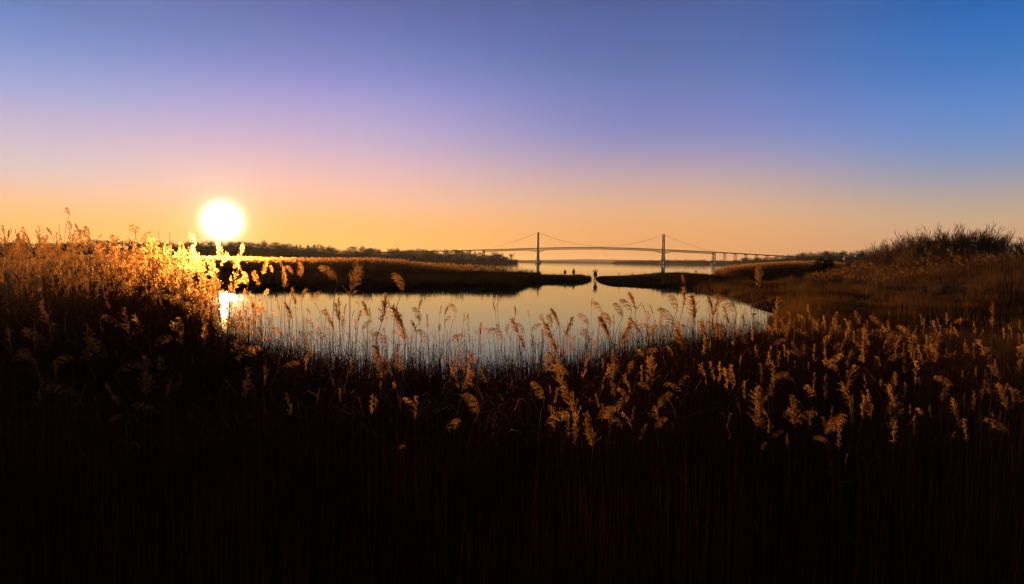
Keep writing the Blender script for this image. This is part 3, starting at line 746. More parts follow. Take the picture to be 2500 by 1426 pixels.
grass('marsh_grass', [(1690, 2500, 26, 62, 60000, lambda px, d: .55 + .15 * np.sin(px * .02), lambda P, px, d: sdf(P, MOUND) < 0),
      (1690, 2500, 62, 110, 45000, con(.75), lambda P, px, d: (sdf(P, MOUND) < 0) & (sdf(P, SAND) < 1)),
      (1500, 2500, 14, 28, 30000, con(.55), None)],
      'amber marsh grass right of the pond', M['grass'], 32)
grass('dune_grass', [(1880, 2560, 40, 150, 110000, con(.95), lambda P, px, d: sdf(P, MOUND) > -1)],
      'brown grass covering the rounded mound at right', M['dunegrass'], 33)
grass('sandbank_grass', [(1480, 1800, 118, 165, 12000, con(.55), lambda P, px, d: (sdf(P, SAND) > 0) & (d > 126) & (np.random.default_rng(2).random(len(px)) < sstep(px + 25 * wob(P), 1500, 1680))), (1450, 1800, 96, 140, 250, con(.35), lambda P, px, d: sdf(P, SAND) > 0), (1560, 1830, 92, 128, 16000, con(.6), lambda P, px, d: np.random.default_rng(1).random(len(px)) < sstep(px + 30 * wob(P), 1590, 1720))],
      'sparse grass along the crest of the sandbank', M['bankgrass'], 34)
# wrack of broken pale reeds along the foot of the mound
g = np.random.default_rng(35); acc = Acc()
for (p0, d0, p1, d1, n) in ((1950, 96, 2080, 84, 260), (2060, 84, 2200, 66, 240), (2180, 66, 2360, 58, 140), (1945, 112, 1990, 92, 90)):
    t_ = g.uniform(0, 1, n); px = p0 + (p1 - p0) * t_; d = d0 + (d1 - d0) * t_ + g.normal(size=n) * 1.6
    x = np.array([gx(a_, b_) for a_, b_ in zip(px, d)]); z = ground(np.column_stack([x, d])) + g.uniform(.25, .75, n)
    an = g.uniform(-.6, .6, n) + g.choice([0, 3.14], n); ln = g.uniform(.5, 1.6, n)
    dv = np.column_stack([np.cos(an), np.sin(an) * .8, g.uniform(-.12, .22, n)]) * ln[:, None]
    c = np.column_stack([x, d, z]); P = np.stack([c, c + dv * .5 + [0, 0, .06], c + dv], 1)
    acc.add(*tubes(P, np.full((n, 3), .022)))
tag(link('reed_wrack', acc.mesh('reed_wrack', M['wrack'])), 'line of pale broken dead reeds at the foot of the right mound', 'wrack', kind='stuff')

# ------------------------------------------------------------ distant reeds
def far_reeds(name, px0, px1, d0, d1, n, topf, label, seed, cond=None, psz=1.25, plume_frac=.8):
    g = np.random.default_rng(seed); px, d, x = scatter(px0, px1, d0, d1, n, g)
    P = np.column_stack([x, d]); w = wsd(P); k = w < .2
    if cond is not None: k &= cond(P, px, d)
    px, d, x, P = px[k], d[k], x[k], P[k]; n = len(px)
    z0 = ground(P); zt = topf(px, d) - np.abs(g.normal(size=n)) * .55 + .12
    h = np.maximum(.5, zt - z0); acc = Acc()
    b = np.column_stack([x, d, z0]); le = g.normal(size=(n, 2)) * .09
    tip = b + np.column_stack([le[:, 0] * h, le[:, 1] * h, h])
    acc.add(*tubes(np.stack([b, (b + tip) / 2 + .02, tip], 1), np.column_stack([np.full(n, .012), np.full(n, .010), np.full(n, .006)]) * (1 + d[:, None] / 120)))
    for q in range(3):          # leaves
        f = g.uniform(.3, .95, n)[:, None]; s_ = b + (tip - b) * f; a_ = g.uniform(0, 6.28, n)
        dv = np.column_stack([np.cos(a_), np.sin(a_), g.uniform(.2, .9, n)])
        acc.add(*slivers(s_, dv, g.uniform(.3, .6, n), np.full(n, .02) * (1 + d / 150), g))
    pl = Acc(); kp = g.uniform(0, 1, n) < plume_frac; tp = tip[kp]; m_ = len(tp)
    sdv = np.column_stack([g.choice([-1, 1], m_) * .5, g.normal(size=m_) * .3, np.zeros(m_)])
    for q in range(9):
        c = tp + g.normal(size=(m_, 3)) * [.035, .035, .10] + [0, 0, -.02]
        pl.add(*slivers(c, sdv + [0, 0, .8] + g.normal(size=(m_, 3)) * .5, g.uniform(.10, .22, m_) * psz, g.uniform(.018, .045, m_) * psz, g))
    V1, F1 = acc.get(); V2, F2 = pl.get()
    me = mesh_np(name, np.concatenate([V1, V2]), np.concatenate([F1, F2 + len(V1)]), [M['bedstem'], M['plume']])
    mi = np.concatenate([np.zeros(len(F1), np.int32), np.ones(len(F2), np.int32)]); me.polygons.foreach_set('material_index', mi)
    tag(link(name, me), label, 'reeds', kind='stuff')
lt = lambda px, d: np.interp(px, [-200, 560, 700, 900, 980, 1030, 1080, 1150, 1300], [3.9, 3.75, 3.6, 3.8, 3.5, 2.7, 1.9, 1.4, 1.2]) + .3 * wob(np.column_stack([px * .15, d * .3]))
far_reeds('far_reeds', 150, 1260, 148, 215, 6500, lt, 'sunlit feathery reeds along the far marsh left of the bridge', 41, psz=1.5)
far_reeds('sparse_reeds', 1020, 1300, 140, 160, 420, lambda px, d: np.interp(px, [1020, 1150, 1300], [3.0, 2.5, 1.9]), 'thin scattered reeds on the far bank beside the bay', 44)
far_reeds('left_marsh_reeds', -200, 515, 22, 100, 9000, lambda px, d: np.full(len(px), 3.0), 'dim reeds of the left marsh behind the tall golden thicket', 45, psz=.6, plume_frac=.35)
rt = lambda px, d: np.interp(px, [1740, 1780, 1850, 1930, 1990, 2060], [1.8, 2.8, 3.4, 3.85, 3.9, 3.6])
far_reeds('dune_reeds', 1742, 2060, 124, 165, 5200, rt, 'brown reed stand behind the dark bank right of the bridge', 42, cond=lambda P, px, d: px > 1742 + (165 - d) * .5)
mt_ = lambda px, d: np.full(len(px), 1.45)
def moundtop(px, d):
    P = np.column_stack([d * (px - 1250) / F, d]); return ground(P) + 1.45
far_reeds('mound_reeds', 1930, 2560, 70, 120, 3800, moundtop, 'reddish reeds scattered over the right mound', 43, psz=.55, plume_frac=.45, cond=lambda P, px, d: sdf(P, MOUND) > 3)

# ------------------------------------------------------------ bare thicket on the mound
SH = []
for k in range(4):
    g = np.random.default_rng(80 + k)
    lv = branchy(5.2, .36, g, trunks=8, levels=5, kids=3, lean=.8, r0=.0065, upward=.7, base_r=.7)
    a = Acc(); b = Acc()
    for q, (P, Rd) in enumerate(lv): (a if q < 1 else b).add(*tubes(P, np.maximum(Rd, .014), 3))
    SH.append((a.mesh('stems', M['twig']), b.mesh('twigs', M['twig'])))
shrubs = [(2120,612,96,.6),(2140,600,94,.8),(2162,588,96,.9),(2185,578,92,1),(2208,570,96,1.1),(2230,563,93,1.1),(2252,558,96,1.15),(2275,553,92,1.2),(2300,549,96,1.25),(2322,548,93,1.25),
          (2345,547,95,1.3),(2368,547,92,1.25),(2392,552,95,1.2),(2415,556,93,1.15),(2440,560,95,1.1),(2470,562,94,1.0),(2500,585,93,.8),(2215,600,86,.8),(2290,590,86,.9),(2360,595,86,.9),(2425,600,87,.8),(2160,612,87,.7)]
shrubs.sort()
for k, (px, top, d, wf) in enumerate(shrubs):
    x = gx(px, d); zg = gz(x, d) - .1; h = at(px, top, d)[2] - zg; s = h / 5.0
    o = make_tree('bare_shrub', SH[k % 4], (x, d, zg), (s * 1.05, s * 1.05, s), k * 1.9, ('stems', 'twigs'))
    row = 'front row' if d < 90 else 'main row'
    key = 'sh' + row; cnt[key] = cnt.get(key, 0) + 1; q = cnt[key]
    tot = sum(1 for s_ in shrubs if (s_[2] < 90) == (d < 90))
    pos = '%s from left' % ORD[q - 1] if q <= tot / 2 + .5 else ('%s from right' % ORD[tot - q])
    tag(o, 'bare twiggy shrub in the %s of the thicket on the mound, %s' % (row, pos), 'shrub', 'shrubs of the bare thicket')
# dark evergreen bush on the dune
g = np.random.default_rng(90)
for px, py, w, nm in ((2003, 635, 1.2, 'larger'), (2024, 638, .9, 'smaller')):
    d = 118; x = gx(px, d); zg = gz(x, d); h = at(px, py, d)[2] - zg + .3
    r = empty('evergreen_bush', (x, d, zg)); a = Acc(); lv = branchy(h * .8, .5, g, trunks=4, levels=3, lean=.6, r0=.02)
    for P, Rd in lv: a.add(*tubes(P, Rd, 4))
    link('stems', a.mesh('stems', M['bark']), r)
    n = 1500; c = unit(g.normal(size=(n, 3))) * (g.uniform(.1, 1, (n, 1)) ** .4) * [w, w, h * .45] + [0, 0, h * .58]
    a = Acc(); a.add(*slivers(c, unit(c - [0, 0, h * .3]) + g.normal(size=(n, 3)) * .5, g.uniform(.12, .3, n), g.uniform(.03, .07, n), g)); link('foliage', a.mesh('foliage', M['conifer']), r)
    tag(r, '%s of two dark evergreen bushes on the brown dune' % nm, 'bush')

#PART2
# ------------------------------------------------------------ near reeds: plumes
def plume_proto(kind, seed, nb, ns, sw=1.0):
    """plume about 1 unit long, rising along +z and bending toward +x; returns stems and spikelets"""
    g = np.random.default_rng(seed); t = np.linspace(0, 1, 14)
    if kind == 'droop':
        th_ = np.cumsum(np.concatenate([[0], np.full(13, 1 / 13)]) * g.uniform(1.25, 1.7)) ; th_ = .1 + th_
    elif kind == 'open': th_ = .05 + t * g.uniform(.2, .6)
    else: th_ = .02 + t * g.uniform(0, .3)
    P = np.zeros((14, 3)); wz = g.normal(size=14).cumsum() * .03
    for k in range(1, 14): P[k] = P[k - 1] + np.array([math.sin(th_[k]), wz[k] * .4, math.cos(th_[k])]) / 13
    rach = (P[None], np.linspace(.012, .003, 14)[None])
    tb = np.sort(g.uniform(0.02, .97, nb)); B = []; C = []; D = []; Ls = []; Ws = []
    for q, s in enumerate(tb):
        f = s * 13; i0 = int(f); b = P[i0] + (P[min(13, i0 + 1)] - P[i0]) * (f - i0)
        tg = unit(P[min(13, i0 + 1)] - P[max(0, i0 - 1)])
        if kind == 'droop': L_ = (.16 + .26 * math.sin(math.pi * min(1, s * .8 + .2))) * g.uniform(.7, 1.15); side = np.array([.5, g.normal() * .35, -.15]); spread = .55
        elif kind == 'open': L_ = (.10 + .23 * math.sin(math.pi * min(1, s * .75 + .22))) * g.uniform(.6, 1.25) * (.72 + .45 * abs(math.sin(s * 9 + seed))); side = np.array([g.normal() * .5 + .2, g.normal() * .5, 0]); spread = .36
        else: L_ = (.08 + .13 * math.sin(math.pi * min(1, s * .8 + .15))) * g.uniform(.6, 1.2); side = np.array([g.normal() * .5, g.normal() * .5, 0]); spread = .3
        d0 = unit(tg * 1.1 + side * spread * 2.0)
        pts = [b]; d = d0.copy()
        for z in range(4):
            d = unit(d + np.array([0.02, 0, -.30 if kind == 'droop' else -.14])); pts.append(pts[-1] + d * L_ / 4)
        pts = np.array(pts); B.append(pts)
        u = np.sort(g.uniform(.12, 1.0, ns)); ff = u * 4; ii = np.minimum(3, ff.astype(int)); c = pts[ii] + (pts[ii + 1] - pts[ii]) * (ff - ii)[:, None]
        dd_ = unit(pts[ii + 1] - pts[ii]) + g.normal(size=(ns, 3)) * .42
        C.append(c + g.normal(size=(ns, 3)) * .006); D.append(dd_); Ls.append(g.uniform(.04, .085, ns)); Ws.append(g.uniform(.0045, .009, ns) * sw)
    B = np.array(B)
    return rach, (B, np.tile(np.linspace(.003, .0012, 5), (nb, 1))), (np.concatenate(C), np.concatenate(D), np.concatenate(Ls), np.concatenate(Ws)), P[-1]
PROTO = {}
for kd, sd0, num in (('open', 100, 5), ('droop', 120, 5), ('narrow', 140, 4)):
    PROTO[kd] = []
    for k in range(num):
        rach, br, sp_, tipv = plume_proto(kd, sd0 + k, {'open': 60, 'droop': 40, 'narrow': 40}[kd], {'open': 18, 'droop': 13, 'narrow': 14}[kd], {'open': 1.1, 'droop': .85, 'narrow': 1.1}[kd])
        a = Acc(); a.add(*tubes(rach[0], rach[1], 4)); a.add(*tubes(br[0], br[1], 3)); a.add(*slivers(*sp_))
        PROTO[kd].append((a.mesh('plume_' + kd, M['plume']), tipv))
# leaf prototypes: dry curling blades, one unit long
LEAF = []
for k in range(4):
    g = np.random.default_rng(160 + k); n = 9; t = np.linspace(0, 1, n); el = 1.1 - t * g.uniform(1.2, 2.6)
    P = np.zeros((n, 3))
    for q in range(1, n): P[q] = P[q - 1] + np.array([math.cos(el[q]), .15 * math.sin(q * .7 + k), math.sin(el[q])]) / (n - 1)
    w = np.sin(np.pi * (t * .9 + .08)) * .02
    V_, F_ = ribbons(P[None], (np.array([0, 1, .25 * math.sin(k)]) * w[:, None])[None])
    LEAF.append(mesh_np('leaf', V_, F_, M['leaf']))

T = []          # traced plumes: tip x, tip y, base x, base y (photograph pixels), kind
def tr(ox, oy, s, lst):
    v = lst.split()
    for q in v:
        a = q.split(','); T.append((ox + float(a[0]) / s, oy + float(a[1]) / s, ox + float(a[2]) / s, oy + float(a[3]) / s, {'o': 'open', 'd': 'droop', 'n': 'narrow'}[a[4]]))
tr(900, 680, 3.395, '''5,240,12,330,n 125,150,100,390,o 148,190,178,260,d 218,240,300,540,o 235,-45,285,105,d 435,175,415,265,o 395,235,415,375,d 365,350,395,460,o 485,300,490,420,n
415,415,490,520,d 600,225,590,300,n 655,230,630,310,o 670,310,630,380,d 685,200,722,300,d 590,385,585,455,o 790,290,785,370,n 715,470,745,540,d 930,370,925,470,o 1030,400,985,465,d
1045,405,1110,520,d 1150,380,1150,470,d 1030,195,1050,285,n 1065,210,1070,285,n 1215,235,1215,315,o 1320,265,1330,320,n 1180,340,1250,500,o 1250,480,1300,620,o 1230,370,1290,460,d
1420,365,1345,445,d 1435,290,1455,350,n 1515,255,1580,410,o 1485,290,1510,400,d 1470,390,1570,640,o 1500,620,1600,900,o 1610,880,1740,1170,o 1680,330,1630,480,o 1740,285,1820,400,d
1770,400,1820,530,d 1850,165,1845,235,n 1870,190,1930,290,d 1950,280,2000,380,d 1915,320,1990,480,o 1435,430,1440,560,n 1775,550,1775,605,n 65,560,130,850,o 45,430,155,560,d
235,550,250,780,n 830,645,800,780,n 860,780,775,930,o 820,930,905,1125,d 830,860,895,905,d 935,735,1000,870,o 1360,865,1455,1010,d 2010,1035,1890,1180,d 1835,985,1835,1030,n
1305,850,1305,885,n 1814,1140,1860,1410,o 1995,1150,2000,1250,o 300,1365,240,1420,d 1135,595,1140,635,n 1190,630,1195,675,n 1355,640,1355,700,n 1500,890,1510,960,n 300,420,320,500,n''')
tr(1450, 680, 3.395, '''185,205,230,340,d 230,170,310,280,d 295,125,345,265,o 390,200,350,260,n 400,220,430,290,n 460,220,490,300,n 570,250,660,400,d 620,130,685,275,d 745,85,740,240,o 795,150,830,410,o
940,155,985,320,o 1030,160,990,320,o 1030,135,1180,290,d 1075,240,1120,385,o 1150,300,1165,375,n 1225,300,1245,400,o 1520,165,1520,370,n 1575,320,1530,360,d 1560,350,1565,470,n 1635,355,1625,450,n
1690,400,1690,475,n 1770,225,1795,360,n 1865,215,1870,260,n 2000,290,2005,450,n 1850,360,1845,435,n 1915,400,1915,480,n 1730,370,1730,430,n 1465,470,1475,565,n 45,340,135,490,o 80,280,135,400,d
160,300,165,390,n 300,370,220,560,o 300,330,390,460,o 505,380,540,440,d 545,330,560,420,n 570,390,610,450,d 680,430,760,620,o 880,360,940,540,o 960,355,1000,450,d 990,360,1050,520,d 960,530,965,640,n
1210,420,1275,560,d 1170,430,1150,500,d 160,620,160,850,o 320,685,290,810,d 460,660,480,880,o 380,865,470,930,d 165,870,165,980,n 200,895,270,990,d 635,950,520,1090,d 560,1130,510,1270,d 330,1060,320,1170,n
135,1150,140,1270,n 210,1040,200,1130,n 75,670,70,750,n 1215,640,1210,720,n 1120,730,1125,790,n 1440,650,1430,740,n 1665,680,1665,750,n 1775,700,1780,775,n 1495,850,1455,990,o 1570,760,1480,850,d
1335,900,1350,1260,o 1400,960,1360,1060,d 1650,1000,1670,1240,o 1530,1240,1465,1330,d 1600,1290,1610,1420,n 1440,1360,1385,1420,d 2000,1100,1930,1300,d 1830,1310,1930,1350,d 1340,560,1360,670,o
1600,490,1600,590,n 1730,540,1740,640,n 1780,560,1720,640,d 1830,460,1840,520,n 1290,600,1300,640,n''')
tr(1950, 760, 3.24, '''450,10,490,120,o 600,35,640,130,d 710,0,720,45,n 290,10,290,160,n 150,60,145,150,n 210,125,210,200,n 400,75,405,140,n 700,80,725,160,o 595,135,550,200,d 450,190,540,340,d 525,165,550,340,o
720,170,715,350,o 865,120,880,240,n 960,30,975,120,n 990,130,1000,175,n 975,200,980,245,n 1080,140,1105,220,n 1135,130,1180,190,d 1095,190,1045,370,o 915,285,905,400,n 990,270,1040,430,o 1130,330,1060,390,d
1165,290,1170,355,n 1235,310,1235,350,n 1310,225,1305,360,n 810,225,815,300,n 1605,205,1605,240,n 1660,195,1660,290,n 1735,195,1730,260,n 1500,340,1490,385,d 1610,350,1600,380,n 1775,250,1770,340,d
1530,-60,1535,130,n 1395,440,1405,520,n 1295,470,1295,530,n 1120,505,1125,560,n 75,410,80,480,n 35,250,15,350,o 110,200,140,300,o 350,580,430,780,o 505,665,500,850,n 280,790,215,970,d 190,840,215,970,n
130,990,235,1035,d 700,580,760,780,o 880,740,880,820,n 1030,750,1040,850,n 1150,590,1130,720,o 1215,700,1240,830,o 1240,790,1270,920,n 1300,660,1310,760,n 1370,690,1380,790,n 1460,550,1450,710,n
1600,590,1640,780,o 1680,570,1630,650,d 1550,430,1590,540,d 1260,955,1210,1000,d 380,1130,370,1210,n 890,850,850,910,d 380,470,380,560,n 660,540,650,600,d 770,490,760,600,o 950,520,960,590,n''')
tr(380, 460, 3.565, '''335,390,350,500,d 215,480,230,590,o 300,510,290,640,o 95,555,110,650,o 490,640,490,760,o 535,480,560,600,o 620,570,560,690,o 745,485,735,590,d 720,590,680,710,o 740,720,800,850,d 860,730,900,860,o
960,640,930,760,o 990,670,1020,740,d 1090,630,1100,690,d 1120,690,1110,800,o 1110,760,1120,870,o 1160,670,1190,750,d 1240,640,1260,780,d 1470,670,1580,810,d 1760,690,1690,960,o 1300,880,1270,1000,o
1400,895,1380,990,d 1590,960,1600,1130,n 1740,985,1770,1020,d 1810,985,1850,1130,o 1655,1010,1640,1110,n 1430,1065,1480,1120,d 1480,1060,1550,1220,o 1570,1010,1600,1170,o 1640,1125,1640,1230,d
1730,1060,1710,1120,n 1850,1150,1800,1250,d 1740,1140,1740,1250,n 1780,1070,1760,1170,o 1320,1135,1380,1220,d 1190,880,1220,1020,o 1140,1000,1190,1150,o 1060,970,1080,1080,n 930,980,940,1080,n
740,975,790,1080,d 650,840,630,920,o 700,790,690,880,d 650,940,640,1050,o 510,780,530,900,o 440,850,450,980,o 380,720,400,850,o 340,600,350,720,o 255,650,260,760,o 150,670,180,800,d 60,600,80,720,o
40,760,60,880,o 270,760,250,880,d 200,760,190,880,o 400,1000,400,1100,d 480,1120,510,1230,d 600,1180,570,1260,n 1050,1200,1090,1290,d 860,1120,850,1230,n''')
tr(0, 480, 3.752, '''575,95,630,185,d 605,225,645,320,d 700,260,745,360,o 740,265,815,385,d 1165,250,1240,370,d 1290,275,1245,370,d 1350,315,1285,430,d 430,285,480,360,o 520,285,495,320,n 330,310,355,390,n
230,305,215,350,n 100,285,105,330,n 145,305,150,370,n 35,295,40,370,n 70,310,70,400,o 0,260,15,330,d 180,330,195,370,n 945,345,905,390,d 1045,345,1020,400,d 1420,400,1260,500,d 1185,390,1240,500,o
1100,440,1090,510,o 1440,490,1470,600,o 1525,505,1530,600,n 1650,430,1640,560,o 1335,540,1340,640,o 1225,480,1230,560,o 1550,635,1600,720,d 1600,760,1590,830,d 1690,700,1680,800,o 480,1180,440,1410,o
1240,1060,1260,1130,n 1340,1060,1340,1150,n''')
tr(0, 800, 3.564, '''90,190,290,350,d 600,240,440,350,d 1260,280,1270,600,o 900,490,960,580,d 1020,570,1040,690,d 1010,200,1015,260,n 1180,980,1220,1050,d 1010,760,950,820,d''')
tr(1400, 540, 4.167, '1880,470,1890,690,o 1105,555,1125,640,o')

def dmax(px): return float(np.interp(px, [0, 300, 520, 700, 900, 1450, 1600, 1800, 1900, 2500], [17, 16, 13, 11.5, 10.3, 10.3, 13, 18, 24, 26]))
def zone_of(x, y):
    if x < 620 and y < 640: row = 'rising into orange sky'
    elif x < 620 and y < 720: row = 'high in sunlit thicket'
    elif x < 620 and y < 800: row = 'low in sunlit thicket'
    elif x < 1800 and y < 715: row = 'against dark far bank'
    elif x < 1880 and y < 765: row = 'high over pond water'
    elif x < 1800 and y < 850: row = 'low over pond water'
    elif x >= 1880 and y < 790: row = 'against marsh grass'
    elif y < 900: row = 'atop brown reed bed'
    elif y < 970: row = 'in middle reed bed'
    else: row = 'in shadowed front reeds'
    c = [(120, 'at far left edge'), (230, 'near far left edge'), (340, 'left of the masts'), (470, 'left of the sun'), (545, 'beneath the sun'), (620, 'just right of the sun'), (720, 'above left pond end'), (820, 'below the golden reeds'), (900, 'below wooded peninsula'), (1000, 'below the bridge approach'),
         (1080, 'below the gabled house'), (1230, 'below the peninsula houses'), (1290, 'below the lone tree'), (1380, 'below left bridge tower'), (1450, 'below the three people'), (1540, 'below bridge midspan'), (1640, 'below right bridge tower'),
         (1730, 'below the sandbank post'), (1810, 'below the bridge end pier'), (1890, 'by the pond tip'), (1980, 'below the bridge landfall'), (2060, 'below the evergreen bushes'), (2140, 'below hillside houses'), (2240, 'below thicket left end'), (2360, 'below thicket middle'), (9999, 'near right edge')]
    return row, next(nm for lim, nm in c if x < lim)
g = np.random.default_rng(200)
# the plumes that show largest become things of their own, at most 300
T.sort(key=lambda q: -math.hypot(q[0] - q[2], q[1] - q[3]))
print('traced', len(T)); T = T[:298]
reed_info = []
for k, (tx, ty, bx, by, kd) in enumerate(T):
    Lp = math.hypot(tx - bx, ty - by); real = {'open': .33, 'droop': .30, 'narrow': .24}[kd] * g.uniform(.9, 1.1)
    if Lp > 70: real *= 1.1
    d = min(dmax(bx), max(3.6, real * F / Lp))
    if ty < 640 and bx < 560: d = max(d, 8.5)
    if ty > 800: d = max(3.7, min(d, float(np.interp(ty, [800, 850, 900, 1000, 1150], [dmax(bx), 6.6, 5.4, 4.7, 4.0]))))
    pk = PROTO[kd][int(g.integers(len(PROTO[kd])))]; tipv = pk[1]
    B = at(bx, by, d); 
    s = Lp * d / F / math.hypot(tipv[0], tipv[2])
    phi = math.atan2(tx - bx, by - ty) + ROLL; mir = phi < 0
    if abs(phi) < .12: mir = g.random() < .6
    phi0 = math.atan2(tipv[0], tipv[2]) * (-1 if mir else 1)
    if abs(phi) < abs(phi0): yaw = min(.55, math.acos(max(0.0, min(1.0, math.tan(abs(phi)) / math.tan(abs(phi0)))))) * g.choice([-1, 1])
    else: yaw = g.normal() * .15
    phi0 = math.atan(math.tan(phi0) * math.cos(yaw))
    s = Lp * d / F / math.hypot(tipv[0] * math.cos(yaw), tipv[2])
    lean = g.normal() * .12 * (1 if kd != 'droop' else .6) + (.05 if mir else -.05) + math.sin(phi) * -.10
    gxw, gyw = B[0] + lean * 1.0, B[1] + g.normal() * .12
    zg = gz(gxw, gyw)
    h = B[2] - zg
    if h < .6: h = .6
    root = empty('reed', (gxw, gyw, zg))
    b = B - np.array([gxw, gyw, zg])
    tang = np.array([math.sin(phi - phi0), 0, math.cos(phi - phi0)])
    n = 14; t = np.linspace(0, 1, n)[:, None]; c1 = np.array([b[0] * .15, b[1] * .2, b[2] * .45]); c2 = b - tang * h * .22
    P = (1 - t) ** 3 * 0 + 3 * (1 - t) ** 2 * t * c1 + 3 * (1 - t) * t ** 2 * c2 + t ** 3 * b
    rb = s * .013
    V_, F_ = tubes(P[None], np.linspace(max(.0038, rb), rb * .9, n)[None], 5)
    link('stem', mesh_np('stem', V_, F_, M['stem']), root)
    po = link('plume', pk[0], root)
    Mx = Matrix.Translation(Vector(tuple(b))) @ Matrix.Rotation(phi - phi0, 4, 'Y') @ Matrix.Rotation(yaw, 4, 'Z') @ Matrix.Diagonal((s * (-1 if mir else 1), s, s, 1))
    po.matrix_local = Mx
    for q in range(int(g.integers(0, 2))):
        f = g.uniform(.35, .85); i0 = int(f * (n - 1)); lo = link('leaf', LEAF[int(g.integers(4))], root)
        ls = g.uniform(.14, .3)
        lo.matrix_local = Matrix.Translation(Vector(tuple(P[i0]))) @ Matrix.Rotation(g.uniform(0, 6.28), 4, 'Z') @ Matrix.Rotation(g.uniform(-.5, .2), 4, 'Y') @ Matrix.Scale(ls, 4)
    reed_info.append((root, tx, ty, Lp, kd, phi))
groups = {}
for r in reed_info:
    root, tx, ty, Lp, kd, phi = r
    row, colm = zone_of(tx, ty)
    size = 'large ' if Lp > 52 else 'small ' if Lp < 24 else ''
    shape = {'open': 'feathery', 'narrow': 'slim', 'droop': 'drooping'}[kd]
    if kd == 'droop': shape = ('left' if phi < 0 else 'right') + '-drooping'
    elif phi < -.3: shape += ' left-leaning'
    elif phi > .3: shape += ' right-leaning'
    groups.setdefault('%s%s reed plume %s, %s' % (size, shape, row, colm), []).append(r)
for base, rs in groups.items():
    rs.sort(key=lambda q: q[1]); n = len(rs)
    for q, r in enumerate(rs):
        lb = base
        if n == 2: lb += (', left of two', ', right of two')[q]
        elif n > 2: lb += ', %s from left' % ORD[q]
        tag(r[0], lb, 'reed', 'feathery reeds around the pond')

# ------------------------------------------------------------ near reeds: the bed nobody could count
HR_ = lambda px: np.interp(px, [0, 1250, 2500], [hor(0), hor(1250), hor(2500)])
massy = lambda px: np.interp(px, [-200, 0, 150, 300, 420, 520, 620, 800, 1000, 1200, 1400, 1460, 1550, 1700, 1850, 2000, 2200, 2500], [735, 735, 735, 740, 760, 800, 840, 872, 892, 898, 893, 880, 858, 835, 822, 822, 830, 835])
topy = lambda px: np.interp(px, [-200, 0, 100, 200, 300, 400, 470, 520, 600, 700, 800, 1000, 1250, 1500, 1700, 1850, 2000, 2200, 2500], [572, 572, 575, 582, 592, 606, 622, 660, 705, 728, 745, 760, 765, 760, 745, 755, 775, 790, 800])
g = np.random.default_rng(300)
def zcap(px, d, yfun, dref):
    py = yfun(px); hh = HR_(px)
    zf = CH - (py - hh) * dref / F                       # height at the reference depth
    up = CH - (py - hh) * d / F
    pn = np.interp(d, [2.4, 3.5, 5, 6.5, 8], [1330, 1190, 1040, 960, 900]); near = CH - (np.maximum(pn, py) - hh) * d / F
    z = np.where(d > dref, np.minimum(zf, np.where(py > hh, up, zf)), np.where(d < 8, np.minimum(zf, near + (zf - near) * sstep(d, 6.5, 8)), zf))
    return z
bed = Acc(); lit = Acc()
def stems(px, d, x, z0, zt, r0, g, acc, lean=.06, wind=None):
    n = len(px); h = zt - z0; b = np.column_stack([x, d, z0]); le = g.normal(size=(n, 2)) * lean
    tip = b + np.column_stack([le[:, 0] * h, le[:, 1] * h, h]); mid = (b + tip) / 2 + np.column_stack([-le[:, 0] * h * .25, le[:, 1] * 0, 0 * h])
    q = b + (tip - b) * .8 + np.column_stack([-le[:, 0] * h * .1, 0 * h, 0 * h])
    acc.add(*tubes(np.stack([b, mid, q, tip], 1), r0[:, None] * np.array([1, .85, .6, .3])))
    return b, tip
dm = np.vectorize(dmax)
# dense understory
n = 42000; px = g.uniform(-250, 2750, n); dmx = dm(np.clip(px, 0, 2500)) ; d = 2.4 + (dmx - 2.4) * g.uniform(0, 1, n) ** .62
u = (px - 1250) / F; x = d * (Fn[0] + u * Rn[0]) / (Fn[1] + u * Rn[1])
z0 = ground(np.column_stack([x, d])) - .05
zt = zcap(px, d, massy, 9.0) + .08 - np.abs(g.normal(size=n)) * .18 + np.where(g.random(n) < .16, g.uniform(0, .35, n), 0)
k = zt > z0 + .4; px, d, x, z0, zt = px[k], d[k], x[k], z0[k], zt[k]
b, tip = stems(px, d, x, z0, zt, g.uniform(.0022, .004, len(px)) * (1 + d / 25), g, bed, lean=.04)
for q in range(1):
    kk = (d > 5.5) & (g.random(len(d)) < .6); b, tip, d = b[kk], tip[kk], d[kk]; px = px[kk]
    n = len(px); f = g.uniform(.45, 1, n)[:, None] ** .7; s_ = b + (tip - b) * f; a_ = g.uniform(0, 6.28, n); ln = g.uniform(.08, .3, n)
    el = g.uniform(-.6, 1.6, n); d1 = np.column_stack([np.cos(a_), np.sin(a_), el]) * ln[:, None] * .5; d2 = np.column_stack([np.cos(a_ + .3), np.sin(a_ + .3), el - 1.3]) * ln[:, None] * .5
    P = np.stack([s_, s_ + d1, s_ + d1 + d2], 1); w = np.column_stack([-np.sin(a_), np.cos(a_), g.normal(size=n) * .4]) * (g.uniform(.002, .005, n) * (1 + d / 25))[:, None]
    bed.add(*ribbons(P, np.stack([w, w * .8, w * .05], 1)))
gs = np.random.default_rng(616); n = 5200; px = gs.uniform(1300, 2600, n); d = 4.2 + (np.interp(px, [1300, 1600, 1850, 2500], [9.5, 12, 18, 22]) - 4.2) * gs.random(n) ** .8
u = (px - 1250) / F; x = d * (Fn[0] + u * Rn[0]) / (Fn[1] + u * Rn[1]); zb_ = ground(np.column_stack([x, d])) - .05
zt = zcap(px, d, massy, 9.0) + gs.uniform(.0, .42, n) ** 1.0
bs, ts = stems(px, d, x, zb_, zt, gs.uniform(.0016, .0028, n) * (1 + d / 22), gs, lit, lean=.05)
n = 110
